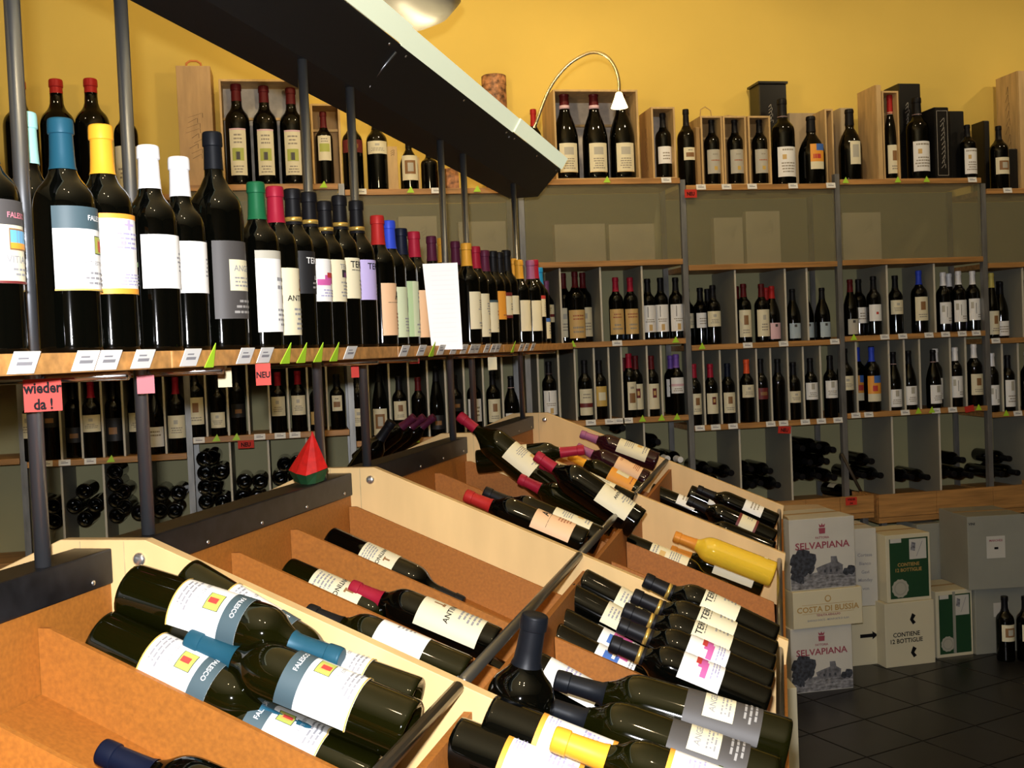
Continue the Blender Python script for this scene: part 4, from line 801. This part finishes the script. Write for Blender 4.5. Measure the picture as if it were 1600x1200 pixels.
obj('bulb', mesh('bulb', v, f_, mat('lamp_bulb', (1, .85, .55), .4, emit=30), True), gl, (lx, 0, lz_))
lb = light('gooseneck_bulb', 'SPOT', gp(lx - .86, 3.98, .80 + lz_ - .06), 14, (1, .75, .4), .02, spot=120, blend=.7); aim(lb, gp(lx - .80, 3.98, -1))
bw = empty('bowl_uplighter', gp(-1.095, 3.21, .667)); tag(bw, 'white glass bowl uplighter on a thin stem above the canopy', 'lamp')
tube('stem', [(0, 0, 0), (0, 0, .36)], .006, chrome, bw)
v, f_ = lathe([(0, .335), (.04, .338), (.10, .352), (.15, .375), (.19, .42), (.185, .424), (.145, .384), (.09, .360), (0, .345)], 36)
obj('bowl', mesh('bowl', v, f_, mat('bowl_glass', (.20, .185, .15), .35), True), bw)
light('bowl_bulb', 'POINT', gp(-1.095, 3.21, .667 + .46), 30, (1, .74, .38), .05)
# ================================================================== price tags, triangles and signs
tagm = mat('tag_white', (.86, .86, .82), .5); trim_ = mat('tag_lime', (.42, .72, .03), .5); redm = mat('sign_red', (.60, .045, .03), .6, spec=.15); pinkm = mat('sign_coral', (.56, .070, .055), .6, spec=.12); creamm = mat('note_cream', (.75, .66, .40), .6)
def tagmesh(wd, ht, kind):
    k = ('tag', wd, ht, kind)
    if k not in CACHE:
        if kind == 'tri': pts = [(-wd / 2, -ht), (wd / 2, -ht), (wd * .12, 0)]
        else: pts = [(-wd / 2, -ht), (wd / 2, -ht), (wd / 2, 0), (-wd / 2, 0)]
        n = len(pts); vs_ = [(x, 0, z) for x, z in pts] + [(x, -.0012, z) for x, z in pts]
        fs = [tuple(range(n)), tuple(range(n, 2 * n))[::-1]] + [(i, (i + 1) % n, n + (i + 1) % n, n + i) for i in range(n)]
        CACHE[k] = mesh('price_tag', vs_, fs, {'tri': trim_, 'rect': tagm, 'amber': creamm}[kind])
        vs2, fs2 = [], []
        for (x0, x1, z0, z1) in ((-.3, .1, -.34, -.26), (-.3, .3, -.62, -.46)):
            c = len(vs2); vs2 += [(x0 * wd, -.0016, z0 * ht), (x1 * wd, -.0016, z0 * ht), (x1 * wd, -.0016, z1 * ht), (x0 * wd, -.0016, z1 * ht)]; fs2.append((c, c + 1, c + 2, c + 3))
        CACHE[k + ('t',)] = mesh('price_print', vs2, fs2, inkg)
    return CACHE[k], CACHE[k + ('t',)]
def price_tag(loc, rotz, wd, ht, kind, label, seq, key, tilt=18, grp='price tags'):
    me, pr = tagmesh(wd, ht, kind); nm = 'price_tag' if kind != 'tri' else 'lime_marker'
    o = obj(nm, me, None, loc, (R_(-tilt) if kind != 'tri' else R_(-tilt), 0, rotz))
    if kind != 'tri': obj('price_print', pr, o)
    tag(o, label, 'price tag' if kind != 'tri' else 'marker', grp, seq, key); return o
for u, v, k in [(30, 554, 'rect'), (127, 551, 'rect'), (163, 549, 'rect'), (217, 548, 'rect'), (292, 549, 'rect'), (325, 543, 'tri'), (378, 548, 'rect'), (409, 547, 'rect'), (444, 541, 'tri'), (469, 541, 'tri'), (495, 541, 'tri'), (520, 541, 'tri'), (543, 547, 'rect'), (628, 544, 'rect'), (655, 544, 'rect'), (673, 547, 'tri'), (686, 545, 'rect'), (706, 544, 'rect'), (722, 544, 'rect'), (735, 544, 'rect'), (742, 544, 'rect'), (758, 544, 'rect'), (768, 544, 'rect'), (775, 544, 'rect'), (800, 541, 'tri'), (812, 542, 'rect'), (820, 542, 'rect'), (830, 542, 'rect')]:
    s, z = at_p(u, v + 3, -.833)
    wd, ht = (.044, .027) if k == 'rect' else (.026, .038)
    if s > 1.7: wd = .05 if k == 'rect' else .036
    price_tag(gp(-.822, s, .022 if k == 'rect' else .030), -ANG + R_(90), wd, ht, k, ('white price tag, {n} from left, on the rack shelf edge' if k == 'rect' else 'lime green triangle marker, {n} from left, on the rack shelf edge'), 'rt' + k, s, -24 if k == 'rect' else -18, 'tags on the rack shelf')
WT = [(4, 0, 'tri', [(948, 290)]), (4, 0, 'rect', [(1041, 286)]), (5, 0, 'rect', [(1095, 292), (1135, 293), (1175, 293), (1239, 294), (1298, 294)]), (6, 0, 'tri', [(1320, 286), (1402, 286), (1447, 287)]), (6, 0, 'rect', [(1519, 287)]), (7, 0, 'rect', [(1574, 298)]), (2, 0, 'tri', [(505, 285)]), (3, 0, 'tri', [(641, 297), (745, 297)]), (3, 0, 'rect', [(564, 297), (682, 297)]),
      (4, 2, 'tri', [(894, 535), (1055, 533)]), (4, 2, 'rect', [(964, 535)]), (5, 2, 'tri', [(1096, 539)]), (5, 2, 'rect', [(1168, 537), (1224, 537), (1304, 535)]), (6, 2, 'tri', [(1333, 525)]), (6, 2, 'rect', [(1382, 523), (1410, 523), (1451, 521), (1477, 520), (1503, 520), (1525, 519)]), (7, 2, 'rect', [(1555, 529)]),
      (4, 3, 'tri', [(1003, 655), (1033, 655), (1057, 655)]), (4, 3, 'rect', [(923, 659), (953, 659), (968, 659), (981, 659)]), (5, 3, 'rect', [(1091, 665), (1118, 665), (1145, 664), (1204, 662), (1224, 662), (1258, 659), (1283, 658), (1309, 656)]), (6, 3, 'rect', [(1337, 646), (1357, 645), (1414, 643), (1462, 641), (1488, 639)]), (6, 3, 'tri', [(1434, 640), (1455, 638), (1528, 634)]), (7, 3, 'tri', [(1571, 645)]), (7, 3, 'rect', [(1590, 644)]),
      (1, 3, 'rect', [(73, 721), (101, 721), (141, 719)]), (1, 3, 'tri', [(173, 715)]), (2, 3, 'rect', [(311, 688), (406, 686), (438, 685), (461, 684)]), (2, 3, 'tri', [(338, 686), (369, 684)]), (3, 3, 'rect', [(591, 692)]), (3, 3, 'tri', [(650, 690)])]
BN = {0: 'top', 2: 'third', 3: 'fourth'}
for b, row, k, lst in WT:
    for (u, v) in lst:
        t, z = at_w(u, v, -.012); t = min(max(t, TU[b] + .04), TU[b + 1] - .04)
        price_tag(wp(t, -.011, ZS[b][row] + (.002 if k == 'rect' else .012)), WR, .052 if k == 'rect' else .038, .028 if k == 'rect' else .034, k,
                  ('white price tag, {n} from left, %s board of %s wall bay' if k == 'rect' else 'lime triangle marker, {n} from left, %s board of %s wall bay') % (BN[row], BW[b]), ('wt', b, row, k), t, 12, 'tags on the wall shelving')
def sign(loc, rotz, wd, ht, m, lines, label, size, tilt=0, roll=0, inkm=None):
    o = box('hanging_sign', -wd / 2, wd / 2, -.0008, .0008, -ht, 0, m); o.location = loc; o.rotation_euler = (R_(tilt), R_(roll), rotz)
    for i, t in enumerate(lines): flat_text(o, t, size, 0, -.0014, -ht * (i + .5) / len(lines) - size * .05, inkm or ink, sx=.82, w=.035)
    tag(o, label, 'sign'); return o
def rsign(u0, v0, u1, v1, m, lines, label, size, p=-.83, face=True, roll=0):
    s, z = at_p((u0 + u1) / 2, v0, p); q = gp(p, s, z); Y = (q - CAMLOC).dot(fw)
    return sign(q, math.atan2(-q.x, q.y), (u1 - u0) / F * Y, (v1 - v0) / F * Y, m, lines, label, size * Y, 0, roll)
rsign(38, 592, 93, 643, pinkm, ['wieder', 'da !'], 'coral red square sign reading wieder da under the rack shelf', .0138, -.955)
rsign(214, 586, 240, 615, mat('sign_pink', (.50, .07, .09), .5), [], 'blank pink note hanging under the rack shelf right of second post', .01, -.95)
rsign(399, 568, 422, 602, pinkm, ['NEU'], 'red NEU sign hanging from the rack shelf edge', .0078, -.832)
rsign(340, 575, 361, 605, creamm, [], 'cream blank note hanging under the rack shelf', .01, -.95)
rsign(548, 563, 560, 590, redm, [], 'dark red note hanging under the rack shelf by the fourth post', .01, -.95)
rsign(640, 560, 655, 568, redm, [], 'small red note under the rack shelf between posts', .01, -.90)
rsign(762, 558, 776, 578, creamm, [], 'small cream note under the far end of the rack shelf', .01, -.86)
def wsign(u, v, wd, ht, m, lines, label, size, off=-.014, roll=0):
    t, z = at_w(u, v, off); return sign(wp(t, off, z), WR, wd, ht, m, lines, label, size, 0, roll)
wsign(1079, 296, .066, .042, redm, ['NEU'], 'red NEU sign on the top board of the sixth wall bay', .026, -.02)
wsign(384, 688, .075, .038, redm, ['NEU'], 'red NEU sign on the lower board of the third wall bay', .028)
wsign(1226, 666, .072, .038, redm, ['NEU'], 'dim red NEU sign below the lower board of the sixth wall bay', .026, -.014, 5)
wsign(1514, 634, .055, .034, redm, [], 'small blank red note on the lower board of the seventh wall bay', .02, -.014, -8)
wsign(1330, 777, .062, .040, redm, ['WIEDER', 'DA'], 'red sign on the low wooden crate below the sixth bay', .014, -.24)
# ================================================================== low wooden crates under the shelving
def low_crate(u0, u1, v0, v1, off, depth, label):
    ta, _ = at_w(u0, v1, off); tb, _ = at_w(u1, v1, off); za = at_w((u0 + u1) / 2, v1, off)[1]; zb = at_w((u0 + u1) / 2, v0, off)[1]
    r = empty('bottle_crate', wp((ta + tb) / 2, off, 0) * 1.0, WR); r.location.z = EYE + za; wd = (tb - ta) / 2; H = zb - za
    tag(r, label, 'crate', 'low wooden crates')
    k = 3
    for i in range(k):
        x0 = -wd + 2 * wd * i / k; box('front_plank', x0 + .001, x0 + 2 * wd / k - .001, 0, .018, 0.03, H, shelfw, r, .002)
    box('bottom_plank', -wd, wd, 0.004, .018, 0, .028, shelfw, r, .002); box('crate_floor', -wd, wd, .019, depth, .0, .012, shelfw, r)
    box('end_board', -wd, -wd + .015, .019, depth, .013, H - .004, shelfw, r); box('end_board', wd - .015, wd, .019, depth, .013, H - .004, shelfw, r)
    for x in (-wd + .03, wd - .05): box('crate_leg', x, x + .03, .03, .06, -(EYE + za), 0, galv, r)
low_crate(1206, 1367, 779, 815, -.22, .20, 'low wooden crate with red sign standing below the sixth wall bay')
low_crate(1374, 1640, 764, 808, -.22, .20, 'low wooden crate of three planks below the right wall bays')
st_ = empty('broom_handle', wp(at_w(1352, 765, -.02)[0], -.02, DECK)); tag(st_, 'dark wooden stick leaning against the seventh shelving bay', 'stick')
tube('stick', [(0, 0, .002), tuple(WX * -.13 + Vector((0, 0, .26)))], .008, mat('dark_stick', (.05, .035, .02), .6), st_)
# ================================================================== cartons on the floor
cw = mat('card_whitegrey', (.60, .58, .52), .7, noise=((6, 6, 6), .06, 3)); cb = mat('card_brown', (.42, .28, .13), .8); cg = mat('card_green', (.010, .055, .018), .6); cgy = mat('card_grey', (.30, .30, .25), .7, noise=((5, 5, 5), .07, 3)); ccr = mat('card_cream', (.66, .60, .42), .7)
sel = mat('print_wine', (.32, .06, .09), .6); tree = mat('print_tree', (.04, .045, .06), .7, noise=((70, 70, 70), .8, 3)); house = mat('print_house', (.16, .16, .18), .7, noise=((50, 50, 50), .6, 3)); fieldp = mat('print_field', (.24, .24, .26), .7, noise=((40, 40, 90), .8, 4)); gprint = mat('print_gold', (.45, .28, .08), .6)
def carton(u0, v0, u1, v1, off, depth, m, label, turn=0, z0=None, name='wine_carton', inset=0.):
    ta, za = at_w(u0, v1, off); tb, _ = at_w(u1, v1, off); zb = at_w((u0 + u1) / 2, v0, off)[1]; zl = at_w((u0 + u1) / 2, v1, off)[1]
    if z0 is None: z0 = zl
    wd = (tb - ta) / 2; H = zb - z0
    r = empty(name, wp((ta + tb) / 2, off, z0), WR + R_(turn)); tag(r, label, 'carton', 'wine cartons on the floor')
    box('carton_body', -wd, wd, 0, depth, 0, H, m, r, .003)
    box('tape_seam', -wd + .002, wd - .002, depth * .45, depth * .55, H, H + .0008, cb, r)
    return r, wd, H, z0 + H
FLZ = -EYE
def off_of(u, v): return at_floor(u, v)[1]
def selvapiana(r, wd, H):
    flat_text(r, 'SELVAPIANA', wd * .27, 0, -.001, H * .62, sel, sx=1.1); flat_text(r, 'FATTORIA', wd * .09, 0, -.001, H * .725, sel)
    flat_mark(r, [(-.014, H * .78), (.014, H * .78), (.016, H * .86), (-.016, H * .86)], -.001, sel, 'crest'); flat_mark(r, [(-.012, H * .87), (.012, H * .87), (.016, H * .92), (.005, H * .895), (0, H * .93), (-.005, H * .895), (-.016, H * .92)], -.001, sel, 'crown')
    flat_mark(r, [(-wd * .99, .004), (wd * .99, .004), (wd * .99, H * .26), (wd * .5, H * .22), (-wd * .2, H * .24), (-wd * .99, H * .2)], -.0008, fieldp, 'printed_field')
    for i, (x, z, q) in enumerate([(-.62, .46, .24), (-.80, .42, .20), (-.40, .42, .20), (-.62, .34, .26), (-.82, .30, .17), (-.42, .31, .16), (-.9, .2, .1), (-.74, .17, .12), (.85, .24, .13), (.70, .22, .1)]):
        flat_mark(r, [(x * wd + q * wd * math.cos(a * .7) * (1 + .18 * (a % 2)), z * H + q * wd * math.sin(a * .7) * (1 + .18 * (a % 2))) for a in range(9)], -.001 - i * .0001, tree, 'printed_tree')
    flat_mark(r, [(-wd * .66, .1 * H), (-wd * .6, .1 * H), (-wd * .6, .3 * H), (-wd * .66, .3 * H)], -.0016, tree, 'tree_trunk')
    flat_mark(r, [(-wd * .15, .2 * H), (wd * .6, .2 * H), (wd * .6, .31 * H), (wd * .62, .315 * H), (wd * .45, .37 * H), (wd * .42, .45 * H), (wd * .24, .45 * H), (wd * .24, .37 * H), (-wd * .05, .33 * H), (-wd * .22, .30 * H)], -.0014, house, 'printed_house')
    for k in range(3): flat_mark(r, [(wd * (.02 + k * .18), .23 * H), (wd * (.08 + k * .18), .23 * H), (wd * (.08 + k * .18), .27 * H), (wd * (.02 + k * .18), .27 * H)], -.0018, tree, 'printed_window')
o3 = off_of(1285, 1080)
r, wd, H, zt = carton(1238, 979, 1334, 1080, o3, .30, cw, 'white SELVAPIANA carton at the bottom of the front stack', z0=FLZ); selvapiana(r, wd, H)
r, wd, H, zt2 = carton(1240, 921, 1349, 979, o3 - .01, .26, ccr, 'cream COSTA DI BUSSIA carton in the middle of the front stack', 1, zt + .001)
flat_text(r, 'COSTA DI BUSSIA', wd * .21, 0, -.001, H * .5, gprint, sx=1.08); flat_text(r, 'TENUTA ARNULFO', wd * .08, 0, -.001, H * .33, sel); flat_text(r, 'BAROLO DOCG - MONFORTE D ALBA', wd * .07, 0, -.001, H * .2, inkg)
for z in (.38, .62): flat_mark(r, [(-wd * .75, H * z), (wd * .75, H * z), (wd * .75, H * z + .0015), (-wd * .75, H * z + .0015)], -.001, gprint, 'gold_rule')
flat_mark(r, [(.016 * math.cos(a * .5236), H * .76 + .016 * math.sin(a * .5236)) for a in range(12)], -.001, gprint, 'wreath'); flat_mark(r, [(.011 * math.cos(a * .5236), H * .765 + .011 * math.sin(a * .5236)) for a in range(12)], -.0014, ccr, 'wreath_centre')
r, wd, H, zt3 = carton(1236, 809, 1338, 921, o3 + .005, .29, cw, 'white SELVAPIANA carton at the top of the front stack, flaps open', 0, zt2 + .001); selvapiana(r, wd, H)
prism('carton_flap', [(-wd, H), (wd, H), (wd * .7, H + .02), (-wd * .9, H + .03)], 'y', .26, .263, cb, r); prism('carton_flap', [(.0, H + .002), (.29, H + .002), (.28, H + .03), (.02, H + .012)], 'x', -wd, -wd + .003, cb, r)
o5 = off_of(1357, 1041)
r, wd, H, zt = carton(1322, 948, 1377, 1041, o5 + .02, .25, ccr, 'cream carton with black arrow behind the front stack', 0, FLZ)
flat_mark(r, [(wd * -.15, H * .47), (wd * .55, H * .47), (wd * .55, H * .43), (wd * .85, H * .5), (wd * .55, H * .57), (wd * .55, H * .53), (wd * -.15, H * .53)], -.001, ink, 'printed_arrow')
r, wd, H, _ = carton(1316, 826, 1371, 948, o5 + .03, .24, cw, 'white carton with grey stencilled words behind the front stack', -6, zt + .001)
for i, t in enumerate(('Cortese', 'Bianco', 'Gavi', 'Monday', 'von')): flat_text(r, t, wd * .24, wd * .35, -.001, H * (.66 - i * .11), inkg)
o7 = off_of(1420, 1040)
def seal(r, x, z, q):
    flat_mark(r, [(x + q * (1 + .08 * (a % 2)) * math.cos(a * .2618), z + q * (1 + .08 * (a % 2)) * math.sin(a * .2618)) for a in range(24)], -.001, mat('seal_stone', (.42, .40, .32), .6), 'paper_seal')
    flat_mark(r, [(x + q * .78 * math.cos(a * .2618), z + q * .78 * math.sin(a * .2618)) for a in range(24)], -.0014, mat('seal_inner', (.34, .33, .27), .6), 'seal_ring')
    flat_mark(r, [(x + q * .62 * math.cos(a * .2618), z + q * .62 * math.sin(a * .2618)) for a in range(24)], -.0018, mat('seal_stone', (.42, .40, .32), .6), 'seal_disc')
def greenface(r, wd, H, words=True):
    flat_mark(r, [(-wd * .84, H * .05), (wd * .9, H * .05), (wd * .9, H * .94), (-wd * .84, H * .94)], -.0006, cg, 'green_print')
    flat_mark(r, [(wd * .05, H * .62), (wd * .82, H * .62), (wd * .82, H * .92), (wd * .05, H * .92)], -.001, cw, 'address_label'); flat_mark(r, [(wd * .35, H * .66), (wd * .38, H * .66), (wd * .66, H * .88), (wd * .63, H * .88)], -.0014, inkg, 'label_stroke'); flat_mark(r, [(wd * .1, H * .76), (wd * .3, H * .74), (wd * .34, H * .86), (wd * .16, H * .88)], -.0014, fieldp, 'label_bird')
    flat_mark(r, [(-wd * .8, H * .88), (-wd * .3, H * .88), (-wd * .3, H * .94), (-wd * .8, H * .94)], -.001, cw, 'small_label')
    seal(r, -wd * .4, H * .2, wd * .36)
    if words:
        flat_text(r, 'CONTIENE', wd * .2, 0, -.001, H * .55, gprint); flat_text(r, '12 BOTTIGLIE', wd * .2, 0, -.001, H * .47, gprint)
r, wd, H, zt = carton(1384, 940, 1463, 1040, o7, .26, ccr, 'cream CONTIENE 12 BOTTIGLIE carton under the green carton', 2, FLZ)
flat_text(r, 'CONTIENE', wd * .22, -wd * .15, -.001, H * .5, ink); flat_text(r, '12 BOTTIGLIE', wd * .22, -wd * .15, -.001, H * .4, ink)
for z, q in ((.72, 1), (.2, -1)): flat_mark(r, [(0, H * z), (wd * .12, H * (z - .08)), (wd * .24, H * (z - .05)), (wd * .14, H * z), (wd * .24, H * (z + .06)), (wd * .10, H * (z + .1))], -.001, ink, 'printed_bird')
r, wd, H, _ = carton(1386, 834, 1456, 938, o7 + .01, .25, ccr, 'dark green fronted carton with pale border and seal, on top', 1, zt + .001); greenface(r, wd, H)
o8 = off_of(1490, 1028)
r, wd, H, _ = carton(1464, 922, 1522, 1028, o8 + .02, .24, ccr, 'lower dark green carton on the floor between cream and grey cartons', 2, FLZ); greenface(r, wd, H, False)
flat_mark(r, [(-wd * .1, H * .06), (wd * .06, H * .05), (wd * .06, H * .98), (-wd * .1, H * .98)], -.0022, cgy, 'packing_tape')
o10 = off_of(1560, 1022)
r, wd, H, zt = carton(1526, 916, 1612, 1022, o10 + .02, .28, cgy, 'lower grey carton behind the floor bottles', 0, FLZ)
flat_mark(r, [(-wd * .35, H * .55), (wd * .2, H * .55), (wd * .2, H * .76), (-wd * .35, H * .76)], -.001, cw, 'address_label')
r, wd, H, zt = carton(1517, 805, 1600, 915, o10 - .02, .30, cgy, 'upper grey carton with white address label at the right', -7, zt + .001)
flat_mark(r, [(-wd * .35, H * .42), (wd * .3, H * .42), (wd * .3, H * .72), (-wd * .35, H * .72)], -.001, cw, 'address_label'); flat_text(r, 'MARCHESI', wd * .1, -wd * .02, -.0014, H * .66, sel); flat_mark(r, [(-wd * .08, H * .54), (wd * .06, H * .54), (wd * .06, H * .57), (-wd * .08, H * .57)], -.0014, ink, 'label_mark'); flat_text(r, 'VINI', wd * .12, -wd * .85, -.001, H * .9, ink)
r, wd, H, _ = carton(1436, 818, 1475, 925, o7 + .34, .2, cgy, 'grey carton in shadow behind the green carton', 0, FLZ)
t11, o11 = at_floor(1240, 1200)
r, wd, H, zt = carton(1180, 1076, 1247, 1196, o11, .26, ccr, 'small cream carton on the floor at the foot of the rack', -10, FLZ)
for i, (u, v, st) in enumerate([(1571, 932, 'far_picture'), (1603, 932, 'far_picture')]):
    t, of = at_floor(u + 3, 1032); of = of + .01; H = (at_w(u, v, of)[1] + EYE)
    o = bottle(up_mat(wp(t, of, FLZ + .001), WR - R_(90)), H, .042, 'bordeaux', None, 'black', .066, st, (H * .32, H * .58))
    tag(o, ('dark bottle with animal picture label standing on the floor by grey carton', 'dark bottle cut by the right picture edge, on the floor')[i], 'wine bottle', 'bottles on the floor')
# ------------------------------------------------------------------ number the repeats from left to right
groups_ = {}
for seq, key, o in SEQ: groups_.setdefault(str(seq), []).append((key, o))
for lst in groups_.values():
    for i, (k, o) in enumerate(sorted(lst, key=lambda q: q[0])): o['label'] = o['label'].replace('{n}', ORD[min(i + 1, len(ORD) - 1)])
